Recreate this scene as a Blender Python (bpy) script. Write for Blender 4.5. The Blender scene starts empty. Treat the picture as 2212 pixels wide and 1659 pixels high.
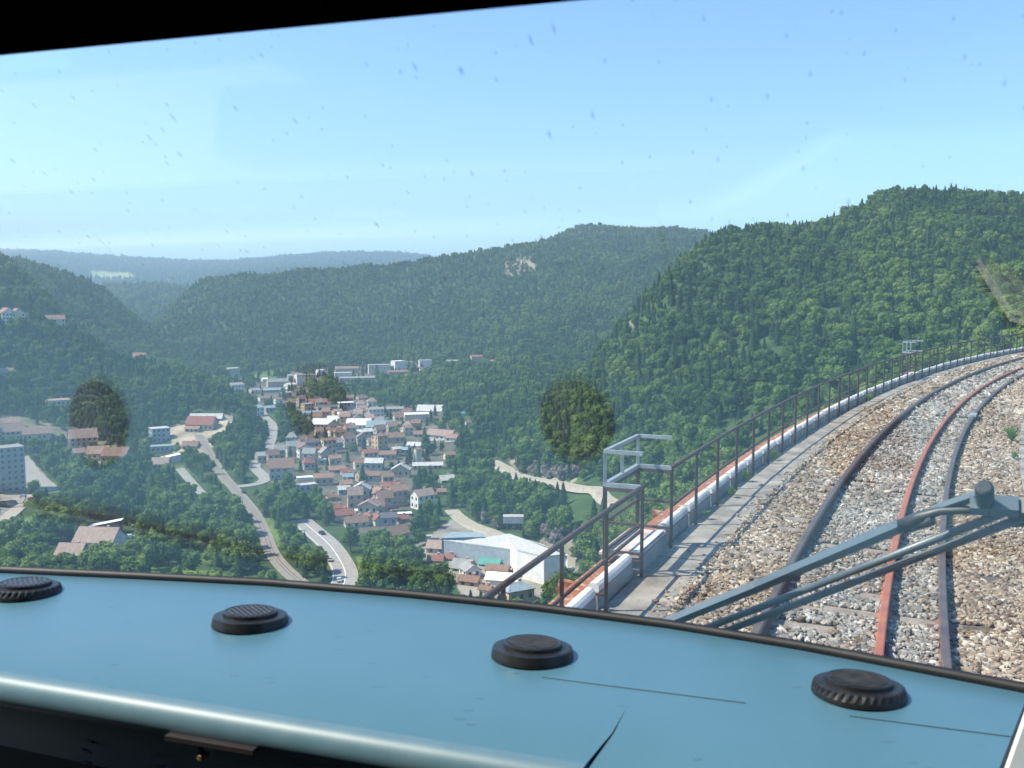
import bpy, bmesh, math, random
import numpy as np
from mathutils import Vector, Matrix
random.seed(7); rng=np.random.default_rng(7)
sc=bpy.context.scene; COL=sc.collection
# ------------------------------------------------------------------ camera, sky, sun, exposure
PITCH=0.0913; FPX=2150.6; CX,CY=1106.,829.5
cam=bpy.data.cameras.new('camera'); co=bpy.data.objects.new('camera',cam); COL.objects.link(co)
co.location=(0,0,0); co.rotation_euler=(math.pi/2-PITCH,0,0)
cam.sensor_width=36; cam.lens=35; cam.clip_start=0.02; cam.clip_end=60000
cam.dof.use_dof=True; cam.dof.focus_distance=120; cam.dof.aperture_fstop=15
sc.camera=co
SUN=Vector((-0.62,-0.05,0.79)).normalized()
w=bpy.data.worlds.new('World'); sc.world=w; w.use_nodes=True
nt=w.node_tree; sky=nt.nodes.new('ShaderNodeTexSky'); sky.sky_type='NISHITA'; sky.sun_disc=False
sky.sun_elevation=math.asin(SUN.z); sky.sun_rotation=math.atan2(SUN.x,SUN.y)
sky.altitude=700; sky.air_density=1.15; sky.dust_density=1.0; sky.ozone_density=1.6
bg=nt.nodes['Background']; sm_=nt.nodes.new('ShaderNodeMix'); sm_.data_type='RGBA'; sm_.blend_type='MULTIPLY'; sm_.inputs[0].default_value=1; sm_.inputs[7].default_value=(.84,1.04,1.30,1)
nt.links.new(sky.outputs[0],sm_.inputs[6]); nt.links.new(sm_.outputs[2],bg.inputs[0]); bg.inputs[1].default_value=0.118
sl=bpy.data.lights.new('sun','SUN'); so=bpy.data.objects.new('sun',sl); COL.objects.link(so)
sl.energy=5.0; sl.angle=math.radians(0.53); sl.color=(1,0.92,0.76)
so.rotation_euler=SUN.to_track_quat('Z','Y').to_euler()
sc.view_settings.view_transform='Standard'; sc.view_settings.look='None'
sc.view_settings.exposure=0.95; sc.view_settings.gamma=1
try:
    sc.cycles.transparent_max_bounces=24; sc.cycles.max_bounces=8; sc.cycles.volume_bounces=0
except Exception: pass

# ------------------------------------------------------------------ helpers
HAZE_D=1.25e-4
CP,SP=math.cos(PITCH),math.sin(PITCH)
def ray(u,v):
    x=(u-CX)/FPX; y=-(v-CY)/FPX
    return np.array([x,CP+SP*y,-SP+CP*y])
def proj(P):
    P=np.atleast_2d(P); d=P[:,1]*CP-P[:,2]*SP; y=P[:,1]*SP+P[:,2]*CP
    d=np.where(d<0.01,0.01,d)
    return CX+FPX*P[:,0]/d, CY-FPX*y/d
def tag(o,label=None,cat=None,group=None,kind=None):
    if label: o['label']=label
    if cat: o['category']=cat
    if group: o['group']=group
    if kind: o['kind']=kind
    return o
def empty(name,loc=(0,0,0),rz=0,**k):
    o=bpy.data.objects.new(name,None); COL.objects.link(o); o.location=loc; o.rotation_euler=(0,0,rz)
    o.empty_display_size=0.2
    return tag(o,**k)
def mesh(name,V,Fc,mat=None,parent=None,smooth=False,**k):
    me=bpy.data.meshes.new(name)
    me.from_pydata([tuple(map(float,v)) for v in V],[],[tuple(map(int,f)) for f in Fc]); me.update()
    if mat:
        for m in (mat if isinstance(mat,(list,tuple)) else [mat]): me.materials.append(m)
    if smooth: me.polygons.foreach_set('use_smooth',[True]*len(me.polygons))
    o=bpy.data.objects.new(name,me); COL.objects.link(o)
    if parent: o.parent=parent
    return tag(o,**k)
class MB:
    def __init__(s): s.v=[]; s.f=[]
    def add(s,V,Fc):
        n=len(s.v); s.v+= [tuple(map(float,p)) for p in V]; s.f+=[tuple(int(i)+n for i in f) for f in Fc]
    def box(s,c,d,M=None):
        x,y,z=d[0]/2,d[1]/2,d[2]/2
        V=[Vector((sx*x,sy*y,sz*z)) for sz in(-1,1) for sy in(-1,1) for sx in(-1,1)]
        if M is not None: V=[M@p for p in V]
        V=[p+Vector(c) for p in V]
        s.add(V,[(0,2,3,1),(4,5,7,6),(0,1,5,4),(2,6,7,3),(0,4,6,2),(1,3,7,5)])
    def bar(s,a,b,wd,ht=None,up=(0,0,1)):
        a,b=Vector(a),Vector(b); ht=ht or wd; t=(b-a).normalized(); up=Vector(up)
        if abs(t.dot(up))>.98: up=Vector((0,1,0))
        r=t.cross(up).normalized(); uu=r.cross(t)
        V=[p+r*(i*wd/2)+uu*(j*ht/2) for p in(a,b) for i,j in((-1,-1),(1,-1),(1,1),(-1,1))]
        s.add(V,[(0,3,2,1),(4,5,6,7),(0,1,5,4),(1,2,6,5),(2,3,7,6),(3,0,4,7)])
    def tube(s,pts,r,n=8):
        pts=[Vector(p) for p in pts]; rs=r if isinstance(r,(list,tuple)) else [r]*len(pts)
        rings=[]
        for i,p in enumerate(pts):
            t=(pts[min(i+1,len(pts)-1)]-pts[max(i-1,0)]).normalized()
            up=Vector((0,0,1)) if abs(t.z)<.95 else Vector((0,1,0))
            a=t.cross(up).normalized(); b=a.cross(t)
            rings.append([p+(a*math.cos(k*2*math.pi/n)+b*math.sin(k*2*math.pi/n))*rs[i] for k in range(n)])
        V=[q for R_ in rings for q in R_]; Fc=[]
        for i in range(len(pts)-1):
            for k in range(n): Fc.append((i*n+k,i*n+(k+1)%n,(i+1)*n+(k+1)%n,(i+1)*n+k))
        Fc.append(tuple(range(n-1,-1,-1))); Fc.append(tuple(range((len(pts)-1)*n,len(pts)*n)))
        s.add(V,Fc)
    def lathe(s,prof,n=32,c=(0,0,0),M=None,flute=None):
        V=[];Fc=[]
        for i,(r,z) in enumerate(prof):
            for k in range(n):
                rr=r*(1-(flute[i] if flute else 0)*(k%2)); a=2*math.pi*k/n
                p=Vector((rr*math.cos(a),rr*math.sin(a),z))
                if M is not None: p=M@p
                V.append(p+Vector(c))
        for i in range(len(prof)-1):
            for k in range(n): Fc.append((i*n+k,i*n+(k+1)%n,(i+1)*n+(k+1)%n,(i+1)*n+k))
        Fc.append(tuple(range(n-1,-1,-1))); Fc.append(tuple(range((len(prof)-1)*n,len(prof)*n)))
        s.add(V,Fc)
    def build(s,name,mat=None,parent=None,smooth=False,**k): return mesh(name,s.v,s.f,mat,parent,smooth,**k)
def newmat(name):
    m=bpy.data.materials.new(name); m.use_nodes=True; n=m.node_tree
    return m,n,n.nodes['Principled BSDF']
def mat(name,c,rough=.7,metal=0,c2=None,scale=6,bump=0,bscale=None,spec=.5,detail=5,lo=.35,hi=.65):
    m,n,b=newmat(name); b.inputs['Roughness'].default_value=rough; b.inputs['Metallic'].default_value=metal
    b.inputs['Specular IOR Level'].default_value=spec
    tc=n.nodes.new('ShaderNodeTexCoord')
    c2=c2 or tuple(x*.75 for x in c)
    nz=n.nodes.new('ShaderNodeTexNoise'); nz.inputs['Scale'].default_value=scale; nz.inputs['Detail'].default_value=detail
    n.links.new(tc.outputs['Object'],nz.inputs['Vector'])
    mr=n.nodes.new('ShaderNodeMapRange'); mr.inputs[1].default_value=lo; mr.inputs[2].default_value=hi
    n.links.new(nz.outputs[0],mr.inputs[0])
    mx=n.nodes.new('ShaderNodeMix'); mx.data_type='RGBA'; mx.inputs[6].default_value=(*c,1); mx.inputs[7].default_value=(*c2,1)
    n.links.new(mr.outputs[0],mx.inputs[0]); n.links.new(mx.outputs[2],b.inputs['Base Color'])
    if bump:
        n2=n.nodes.new('ShaderNodeTexNoise'); n2.inputs['Scale'].default_value=bscale or scale*4; n2.inputs['Detail'].default_value=4
        n.links.new(tc.outputs['Object'],n2.inputs['Vector'])
        bp=n.nodes.new('ShaderNodeBump'); bp.inputs['Strength'].default_value=bump; bp.inputs['Distance'].default_value=.02
        n.links.new(n2.outputs[0],bp.inputs['Height']); n.links.new(bp.outputs[0],b.inputs['Normal'])
    return m

# ------------------------------------------------------------------ terrain: a height field from valley sections
FL=-110.0
def floor_to(d1): return [('f',d) for d in np.geomspace(25,d1,22)]
S_={}
def sec(u,fl,*k): S_[u]=(fl,k)
sec(-900,380,(480,1000),(600,800),(800,470),(1000,400),(1500,500),(3000,600),(6000,560),(8000,545),(12000,640))
sec(-250,480,(560,1050),(650,930),(760,760),(900,600),(1020,470),(1300,560),(1700,540),(2500,620),(6000,572),(8000,541),(12000,640))
sec(0,770,(800,905),(850,850),(900,770),(950,702),(1000,640),(1080,532),(1300,600),(1700,549),(2500,640),(4000,640),(6000,570),(8000,540),(12000,640))
sec(78,770,(800,915),(850,860),(900,790),(950,715),(1000,650),(1050,593),(1250,680),(1700,562),(2500,640),(4000,640),(6000,570),(8000,541),(12000,640))
sec(203,770,(790,925),(830,890),(870,830),(920,770),(960,714),(1150,800),(1400,730),(1700,610),(2200,680),(3400,622),(4500,640),(6000,585),(8000,550),(12000,640))
sec(247,760,(800,915),(850,860),(900,800),(940,751),(1150,820),(1450,740),(1700,632),(2200,690),(3500,618),(4500,640),(6000,590),(8000,553),(12000,640))
sec(300,750,(780,925),(850,870),(910,767),(1100,830),(1400,790),(1700,690),(2200,720),(3500,617),(4500,645),(6000,592),(8000,557),(12000,640))
sec(339,740,(800,910),(850,850),(890,776),(1100,830),(1500,770),(1750,720),(1900,690),(2300,720),(3500,617),(4500,645),(6000,594),(8000,560),(12000,640))
sec(378,720,(780,910),(840,840),(885,782),(1100,830),(1500,775),(1700,715),(1900,648),(2300,700),(3500,618),(4500,645),(6000,592),(8000,563),(12000,640))
sec(404,710,(770,915),(835,840),(875,786),(1100,835),(1500,780),(1700,705),(1930,619),(2300,680),(3500,622),(4500,645),(6000,590),(8000,564),(12000,640))
sec(443,700,(760,925),(820,850),(860,800),(1050,858),(1450,794),(1600,740),(1800,660),(2000,598),(2400,660),(3500,640),(6000,588),(8000,565),(12000,640))
sec(495,680,(740,930),(800,860),(830,828),(1000,866),(1450,797),(1600,745),(1800,660),(2050,587),(2500,650),(6000,585),(8000,564),(12000,640))
sec(518,680,(720,950),(780,905),(810,880),(1000,868),(1450,797),(1600,740),(1800,655),(2050,585),(2500,650),(6000,585),(8000,563),(12000,640))
sec(560,1350,(1450,796),(1600,740),(1800,655),(2050,581),(2500,650),(6000,582),(8000,559),(12000,640))
sec(700,1400,(1500,785),(1700,700),(1900,630),(2050,575),(2500,640),(6000,575),(8000,546),(12000,640))
sec(850,1100,(1250,815),(1400,797),(1500,785),(1700,700),(1900,620),(2050,568),(2500,640),(6000,577),(8000,544),(12000,640))
sec(930,850,(950,870),(1150,815),(1350,790),(1450,780),(1650,700),(1900,600),(2050,551),(2500,640),(6000,582),(8000,552),(12000,640))
sec(1030,650,(720,940),(800,890),(950,840),(1150,800),(1300,783),(1450,765),(1650,690),(1900,590),(2050,542),(2400,600),(8000,600),(12000,640))
sec(1130,430,(480,1090),(540,1020),(620,950),(720,880),(850,830),(1000,800),(1200,775),(1400,740),(1650,650),(1900,570),(2050,524),(2300,535),(3000,600),(12000,640))
sec(1235,380,(420,1130),(470,1056),(510,1000),(580,930),(680,850),(760,802),(900,850),(1200,770),(1400,720),(1700,630),(2000,532),(2200,517),(2400,488),(3000,560),(12000,640))
sec(1305,350,(400,1130),(440,1070),(490,1000),(560,900),(640,800),(700,725),(800,800),(1200,780),(1400,720),(1700,620),(2000,532),(2150,520),(2400,480),(3000,560),(12000,640))
sec(1376,300,(350,1200),(420,1090),(480,1000),(540,900),(620,770),(690,639),(800,720),(1300,730),(1700,600),(2000,532),(2150,520),(2400,481),(3000,560),(12000,640))
sec(1450,300,(340,1180),(400,1090),(460,990),(530,870),(600,740),(690,562),(800,640),(1300,700),(1700,600),(2000,527),(2400,487),(3000,560),(12000,640))
sec(1530,280,(330,1170),(400,1060),(460,960),(530,840),(600,710),(700,518),(740,496),(850,560),(1300,650),(2000,530),(2400,490),(3000,560),(12000,640))
sec(1640,270,(320,1170),(390,1050),(450,940),(520,820),(600,690),(700,540),(760,481),(900,540),(1500,600),(3000,620),(12000,640))
sec(1728,250,(300,1200),(380,1050),(450,920),(520,800),(600,670),(700,540),(770,476),(900,520),(1500,600),(3000,620),(12000,640))
sec(1830,250,(300,1200),(380,1050),(450,910),(520,790),(600,660),(700,530),(800,448),(1000,520),(1500,600),(3000,620),(12000,640))
sec(1870,245,(300,1170),(380,1020),(450,890),(520,780),(600,650),(700,520),(830,418),(1000,500),(1500,600),(3000,620),(12000,640))
sec(1910,240,(300,1150),(380,1000),(450,880),(520,770),(600,640),(700,510),(850,398),(1100,480),(3000,620),(12000,640))
sec(2000,240,(300,1140),(380,990),(450,870),(520,765),(600,640),(700,510),(860,397),(1100,480),(3000,620),(12000,640))
sec(2212,230,(300,1130),(380,980),(450,865),(520,760),(600,640),(700,520),(870,413),(1100,490),(3000,620),(12000,640))
sec(2700,230,(300,1150),(380,1000),(450,900),(600,680),(870,470),(1100,520),(3000,620),(12000,640))
sec(3600,230,(300,1250),(450,1000),(600,800),(870,560),(1100,580),(3000,630),(12000,640))
sec(6000,230,(300,1500),(600,1000),(900,700),(3000,640),(12000,640))
LD=np.linspace(math.log(25),math.log(14000),420)
us=sorted(S_); UG=np.arange(-900,6001,12.0)
rows=[]
for u in us:
    fl,k=S_[u]
    ds=[d for _,d in floor_to(fl)]; es=[FL/d for d in ds]
    for d,v in k:
        r=ray(u,v); ds.append(d); es.append(r[2]/math.hypot(r[0],r[1]))
    rows.append(np.interp(LD,np.log(ds),es))
T=np.array(rows); ET=np.stack([np.interp(UG,us,T[:,j]) for j in range(len(LD))],1)
def blur(A,ax,n):
    for _ in range(n):
        B=A.copy(); sl_=[slice(None)]*2; a=sl_.copy(); b=sl_.copy(); c=sl_.copy()
        a[ax]=slice(0,-2); b[ax]=slice(1,-1); c[ax]=slice(2,None)
        B[tuple(b)]=(A[tuple(a)]+2*A[tuple(b)]+A[tuple(c)])/4; A=B
    return A
ET=blur(blur(ET,0,3),1,2)
def vnoise(x,y,seed=0):
    xi=np.floor(x).astype(np.int64); yi=np.floor(y).astype(np.int64); fx=x-xi; fy=y-yi
    fx=fx*fx*(3-2*fx); fy=fy*fy*(3-2*fy)
    def h(a,b):
        n=(a*374761393+b*668265263+seed*1442695)&0x7fffffff; n=((n^(n>>13))*1274126177)&0x7fffffff
        return ((n^(n>>16))&0xffff)/65535.0
    return (h(xi,yi)*(1-fx)+h(xi+1,yi)*fx)*(1-fy)+(h(xi,yi+1)*(1-fx)+h(xi+1,yi+1)*fx)*fy
def elev(th,d):
    th=np.asarray(th,float); d=np.maximum(np.asarray(d,float),26)
    e=np.full(np.broadcast(th,d).shape,-0.05)
    jf=np.clip((np.log(d)-LD[0])/(LD[1]-LD[0]),0,len(LD)-1.001); j=jf.astype(int); fj=jf-j
    x=np.sin(th); y=np.cos(th)
    for _ in range(6):
        u=CX+FPX*x/np.maximum(y*CP-e*SP,.05)
        i_=np.clip((u-UG[0])/12.0,0,len(UG)-1.001); i=i_.astype(int); fi=i_-i
        e=(ET[i,j]*(1-fi)+ET[i+1,j]*fi)*(1-fj)+(ET[i,j+1]*(1-fi)+ET[i+1,j+1]*fi)*fj
    return e
def height(x,y):
    x=np.asarray(x,float); y=np.asarray(y,float); d=np.hypot(x,y); z=elev(np.arctan2(x,y),d)*d
    up=np.clip((z-FL)/40,0,1)
    z=z-up*8.5*np.clip((d-560)/120,0,1)
    z=z+up*((vnoise(x/60,y/60,1)-.5)*9+(vnoise(x/23,y/23,2)-.5)*3.5)*np.clip(d/900,.3,1.6)
    return z
DM=np.geomspace(150,9500,2600)
def hit(u,v):
    r=ray(u,v); h=math.hypot(r[0],r[1]); th=math.atan2(r[0],r[1])
    z=height(np.sin(th)*DM,np.cos(th)*DM); k=np.nonzero(z>=DM*r[2]/h)[0]
    d=DM[k[0]] if len(k) else DM[-1]
    x,y=math.sin(th)*d,math.cos(th)*d
    return np.array([x,y,float(height(x,y))])
def inpoly(px,py,poly):
    px=np.asarray(px); py=np.asarray(py); c=np.zeros(px.shape,bool); n=len(poly)
    for i in range(n):
        x1,y1=poly[i]; x2,y2=poly[(i+1)%n]
        if y1==y2: continue
        c^=((y1>py)!=(y2>py))&(px<(x2-x1)*(py-y1)/(y2-y1)+x1)
    return c
Z={'1':(0,504),'2':(432,720),'3':(0,864),'4':(504,972),'5':(864,936),'6':(1152,864)}
def zz(k,x,y): return Z[k][0]+x*.2604,Z[k][1]+y*.2604
def zp(k,*pts): return [zz(k,*p) for p in pts]
P_TOWN=zp('2',(230,390),(560,330),(1000,290),(1900,220),(1930,330),(1150,430),(880,440),(1000,560),(1350,590),(2000,600),(2160,860),(2030,1110),(1800,1180),(1750,1400),(1750,1620),(1250,1660),(1100,1500),(1050,1400),(850,1270),(560,1230),(480,1010),(640,900),(830,860),(900,740),(480,590),(280,500))
P_YARD=zp('3',(1400,230),(1560,200),(1960,110),(2000,170),(1830,300),(1740,420),(1800,540),(1870,690),(1920,720),(1850,690),(1700,480),(1600,400),(1440,440))
P_YARD2=zp('5',(80,960),(480,680),(560,730),(780,840),(1400,1000),(1480,1120),(1380,1230),(1150,1420),(560,1420),(430,1200))
P_PARK=zp('3',(0,780),(180,470),(260,500),(500,760),(350,760),(200,850),(130,1000),(0,1050))
P_HAM=zp('3',(0,120),(400,170),(600,240),(800,240),(1050,420),(1040,560),(800,560),(450,330),(0,400))
P_GRASS=[zp('3',(90,1040),(300,940),(460,1080),(300,1130)),zp('3',(1150,1100),(1250,1050),(1330,1120),(1230,1300),(1130,1290)),
 zp('3',(1450,1370),(1820,1240),(1800,1330),(1500,1400)),zp('3',(0,330),(60,350),(20,400),(0,400)),zp('3',(1380,540),(1520,540),(1600,620),(1480,600)),
 zp('2',(400,330),(700,290),(720,340),(560,390),(440,400)),zp('4',(250,560),(330,560),(400,800),(330,820)),zp('4',(1020,880),(1120,900),(1080,1040),(1030,1020)),
 zp('3',(1250,1390),(1450,1380),(2000,1480),(1250,1470)),zp('3',(420,680),(520,680),(540,750),(480,740))]
P_FIELD=[(192,588),(215,586),(282,590),(300,602),(240,606),(205,602)]
P_ROCK=[[(1090,568),(1140,552),(1165,580),(1125,590),(1090,600)],[(1468,560),(1500,520),(1530,515),(1520,535),(1485,562)],[(1340,690),(1375,680),(1385,700),(1345,712)],[(1310,740),(1330,735),(1330,760),(1312,765)],[(1090,985),(1130,975),(1150,1010),(1120,1025)],[(1150,1000),(1230,1000),(1250,1040),(1180,1042)],[(1165,1170),(1240,1150),(1290,1190),(1230,1215)],[(1205,900),(1222,890),(1226,940),(1208,945)]]
NT=1000; ND=380
TH=np.radians(np.concatenate([np.linspace(-80,-31,60)[:-1],np.linspace(-31,32,NT),np.linspace(32,80,60)[1:]]))
DG=np.concatenate([np.geomspace(25,300,40)[:-1],np.geomspace(300,13500,ND)])
TT,DD=np.meshgrid(TH,DG,indexing='ij'); GX,GY=np.sin(TT)*DD,np.cos(TT)*DD; GZ=height(GX,GY)
V=np.stack([GX.ravel(),GY.ravel(),GZ.ravel()],1); nt_,nd_=TT.shape
ii=np.arange(nt_*nd_).reshape(nt_,nd_)
Q=np.stack([ii[:-1,:-1].ravel(),ii[:-1,1:].ravel(),ii[1:,1:].ravel(),ii[1:,:-1].ravel()],1)
def bigmesh(name,V,Q):
    me=bpy.data.meshes.new(name); me.vertices.add(len(V)); me.vertices.foreach_set('co',np.ascontiguousarray(V,np.float32).ravel())
    k=Q.shape[1]; me.loops.add(Q.size); me.loops.foreach_set('vertex_index',np.ascontiguousarray(Q,np.int32).ravel())
    me.polygons.add(len(Q)); me.polygons.foreach_set('loop_start',np.arange(0,Q.size,k,dtype=np.int32))
    try: me.polygons.foreach_set('loop_total',np.full(len(Q),k,np.int32))
    except Exception: pass
    me.update(calc_edges=True); return me
tm=bigmesh('terrain',V,Q)
tm.polygons.foreach_set('use_smooth',[True]*len(Q))
PU,PV=proj(V)
dd=DD.ravel()
colr=np.tile(np.array([.045,.075,.026]),(len(V),1))
def paint(poly,c,dmin=0,dmax=1e9):
    m=inpoly(PU,PV,poly)&(dd>dmin)&(dd<dmax); colr[m]=c
paint(P_TOWN,(.115,.105,.08),0,1700); paint(P_YARD,(.36,.30,.22),0,900); paint(P_YARD2,(.26,.24,.2),0,600)
paint(P_PARK,(.27,.25,.22),0,800); paint(P_HAM,(.17,.17,.11),0,900)
for g in P_GRASS: paint(g,(.10,.15,.035),0,1700)
paint(P_FIELD,(.29,.31,.13),3600,9000)
for g in P_ROCK: paint(g,(.23,.20,.155),0,3000)
ca=tm.color_attributes.new('ground','FLOAT_COLOR','POINT'); ca.data.foreach_set('color',np.c_[colr,np.ones(len(colr))].astype(np.float32).ravel())
m_ter,n,b=newmat('terrain_ground'); at=n.nodes.new('ShaderNodeAttribute'); at.attribute_name='ground'
tc=n.nodes.new('ShaderNodeTexCoord'); nz=n.nodes.new('ShaderNodeTexNoise'); nz.inputs['Scale'].default_value=.06; nz.inputs['Detail'].default_value=8
n.links.new(tc.outputs['Object'],nz.inputs['Vector']); mr=n.nodes.new('ShaderNodeMapRange'); mr.inputs[1].default_value=.3; mr.inputs[2].default_value=.7; mr.inputs[3].default_value=.6; mr.inputs[4].default_value=1.35
n.links.new(nz.outputs[0],mr.inputs[0]); mx=n.nodes.new('ShaderNodeMix'); mx.data_type='RGBA'; mx.blend_type='MULTIPLY'; mx.inputs[0].default_value=1
n.links.new(at.outputs['Color'],mx.inputs[6]); n.links.new(mr.outputs[0],mx.inputs[7]); n.links.new(mx.outputs[2],b.inputs['Base Color']); b.inputs['Roughness'].default_value=1; b.inputs['Specular IOR Level'].default_value=.1
tm.materials.append(m_ter); to=bpy.data.objects.new('terrain',tm); COL.objects.link(to); tag(to,'green wooded hills and valley floor around the town','terrain',kind='structure')

# ------------------------------------------------------------------ roads and railway draped on the valley
PROT=[]   # pixel boxes kept clear of tree crowns (u0,u1,v0,v1,dist)
def strip(name,pts,wd,m,label,lift=.35,cat=None,prot=True,marks=None):
    P=[hit(u,v) for u,v in pts]; C=[]
    for i in range(len(P)-1):
        for t in np.linspace(0,1,9)[:-1]:
            p0=P[max(i-1,0)];p1=P[i];p2=P[i+1];p3=P[min(i+2,len(P)-1)]
            C.append(.5*((2*p1)+(-p0+p2)*t+(2*p0-5*p1+4*p2-p3)*t*t+(-p0+3*p1-3*p2+p3)*t**3))
    C.append(P[-1]); C=np.array(C); tz=np.gradient(C[:,:2],axis=0); tz/=np.linalg.norm(tz,axis=1)[:,None]+1e-9
    nr=np.stack([tz[:,1],-tz[:,0]],1); zc=height(C[:,0],C[:,1])
    for _ in range(6): zc=np.r_[zc[0],(zc[:-2]+2*zc[1:-1]+zc[2:])/4,zc[-1]]
    zz_=np.maximum(zc,np.maximum(height(C[:,0]+nr[:,0]*wd/2,C[:,1]+nr[:,1]*wd/2),height(C[:,0]-nr[:,0]*wd/2,C[:,1]-nr[:,1]*wd/2)))+lift
    mb=MB(); k=len(C)
    for dz,s in((0,1),):
        V=[]
        for i in range(k):
            for o,h in((-wd/2-1.2,-2.5),(-wd/2,0),(wd/2,0),(wd/2+1.2,-2.5)): V.append((C[i,0]+nr[i,0]*o,C[i,1]+nr[i,1]*o,zz_[i]+h))
        mb.add(V,[(i*4+j,i*4+j+1,i*4+j+5,i*4+j+4) for i in range(k-1) for j in range(3)])
    o=mb.build(name,m,None); tag(o,label,cat,kind='structure')
    if prot:
        for i in range(0,k,2):
            d=math.hypot(C[i,0],C[i,1]); u,v=proj(np.array([C[i,0],C[i,1],zz_[i]])); hw=wd/2*FPX/d*.8
            PROT.append((u[0]-hw,u[0]+hw,v[0]-2,v[0]+2,d))
    return C,nr,zz_
m_asph=mat('asphalt',(.30,.28,.25),.9,c2=(.24,.23,.21),scale=.3)
m_path=mat('pale_gravel',(.38,.33,.26),.95,c2=(.29,.26,.21),scale=.4)
m_ral=mat('railway_bed',(.25,.215,.18),.95,c2=(.19,.17,.15),scale=.5)
m_white=mat('road_paint',(.75,.74,.7),.7,c2=(.6,.6,.57),scale=2)
m_steel=mat('rail_steel',(.2,.17,.16),.45,.6)
RW=strip('railway_bed',zp('2',(-10,850),(90,1020),(200,1190),(285,1290))+zp('4',(100,430),(195,560),(262,700),(320,850),(420,980),(560,1105),(700,1200)),6.0,m_ral,'pale single railway line curving down between the trees',cat='railway')
strip('side_road',zp('2',(285,1275),(400,1268),(490,1248),(540,1205),(455,1115),(480,1060)),7,m_asph,'pale side road bending off the railway towards the houses')
strip('side_road',zp('2',(640,1000),(580,930),(615,850),(600,760),(540,700),(480,610)),7,m_asph,'pale road climbing behind the blue roofed sheds')
LR=strip('main_road',zp('4',(560,585),(660,670),(800,800),(890,930),(930,1040),(900,1160),(820,1300)),10,m_asph,'two lane road with white centre line curving below the windscreen',cat='road')
strip('hillside_road',zp('5',(770,250),(870,300),(1000,370),(1280,430),(1500,470),(1640,480),(1700,540),(1800,600)),6,m_path,'pale ledge road crossing the wooded slope behind the viaduct')
strip('factory_road',zp('5',(430,640),(480,690),(600,770),(780,840),(900,900)),7,m_path,'pale road running down beside the grey factory')
strip('lane',zp('3',(1490,570),(1620,720),(1700,800)),5,m_asph,'narrow lane beside the tall trees')
strip('car_park',zp('3',(190,470),(240,600),(330,680),(430,760)),11,m_asph,'car park with marked bays beside the grey apartment block')
strip('lane',zp('3',(-60,880),(60,850),(200,840)),13,m_asph,'broad yard road at the foot of the grey apartment block')
strip('lane',zp('3',(150,900),(60,980),(-60,1030)),7,m_path,'pale path curving past the lawn under the apartment block')
def marking(C,nr,z,off,wd,dash,name,label):
    mb=MB(); s=0
    for i in range(len(C)-1):
        if dash and (i%2): continue
        V=[]
        for j in(i,i+1):
            for o in(off-wd/2,off+wd/2): V.append((C[j,0]+nr[j,0]*o,C[j,1]+nr[j,1]*o,z[j]+.02))
        mb.add(V,[(0,1,3,2)])
    tag(mb.build(name,m_white),label,'road marking',kind='structure')
marking(*LR,0,.35,False,'centre_line','white centre line of the valley road')
marking(*LR,4.6,.25,False,'edge_line','white edge line of the valley road')
mb=MB()
for off in(-.72,.72):
    C,nr,z=RW
    for i in range(len(C)-1): mb.bar((C[i,0]+nr[i,0]*off,C[i,1]+nr[i,1]*off,z[i]+.09),(C[i+1,0]+nr[i+1,0]*off,C[i+1,1]+nr[i+1,1]*off,z[i+1]+.09),.12,.16)
tag(mb.build('valley_rails',m_steel),'twin steel rails of the distant single railway line','railway',kind='structure')

# ------------------------------------------------------------------ viaduct, track, fence
XC,YC,R0=147.641,-50.849,155.61
def P(off,ph,z): r=R0+off; return Vector((XC-r*math.cos(ph),YC+r*math.sin(ph),z))
PH0,PH1=.270,1.02
def sweep(name,prof,m,ph0=PH0,ph1=PH1,step=.004,closed=True,parent=None,smooth=False,caps=True,**k):
    n=max(2,int(round((ph1-ph0)/step))+1); phs=np.linspace(ph0,ph1,n); q=len(prof); V=[];Fc=[]
    for ph in phs:
        for o,z in prof: V.append(P(o,ph,z))
    for i in range(n-1):
        for j in range(q if closed else q-1):
            a=i*q+j;b_=i*q+(j+1)%q; Fc.append((a,b_,b_+q,a+q))
    if closed and caps: Fc.append(tuple(range(q-1,-1,-1))); Fc.append(tuple(range((n-1)*q,n*q)))
    return mesh(name,V,Fc,m,parent,smooth,**k)
m_conc=mat('weathered_concrete',(.31,.285,.24),.95,c2=(.15,.135,.115),scale=2.3,bump=.5,bscale=14)
m_stone=mat('viaduct_masonry',(.4,.37,.31),.95,c2=(.3,.28,.24),scale=.6,bump=.4)
m_kerb=mat('chalky_white_concrete',(.68,.665,.63),.85,c2=(.46,.45,.43),scale=2.6,bump=.3,bscale=18,lo=.42,hi=.66)
m_kerb2=mat('grey_concrete',(.30,.29,.27),.9,c2=(.2,.19,.18),scale=2,bump=.4,bscale=20)
m_rust=mat('orange_rust',(.42,.13,.045),.85,c2=(.24,.08,.035),scale=3,bump=.3)
m_rustw=mat('peeling_rust',(.27,.095,.045),.85,c2=(.42,.31,.23),scale=9,bump=.3,lo=.56,hi=.66)
m_brown=mat('rusty_brown_steel',(.055,.034,.030),.7,c2=(.09,.042,.03),scale=5,bump=.2)
m_galv=mat('galvanised_steel',(.36,.40,.41),.5,.4,c2=(.26,.29,.30),scale=8)
m_head=mat('worn_rail_head',(.10,.08,.075),.5,.4,c2=(.16,.115,.09),scale=4)
m_web=mat('rail_rust',(.15,.075,.05),.8,c2=(.22,.11,.07),scale=5)
m_guard=mat('guard_rail_rust',(.42,.135,.05),.8,c2=(.25,.08,.045),scale=4)
m_guardtop=mat('guard_rail_top',(.26,.085,.05),.65,c2=(.34,.12,.06),scale=3)
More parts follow.
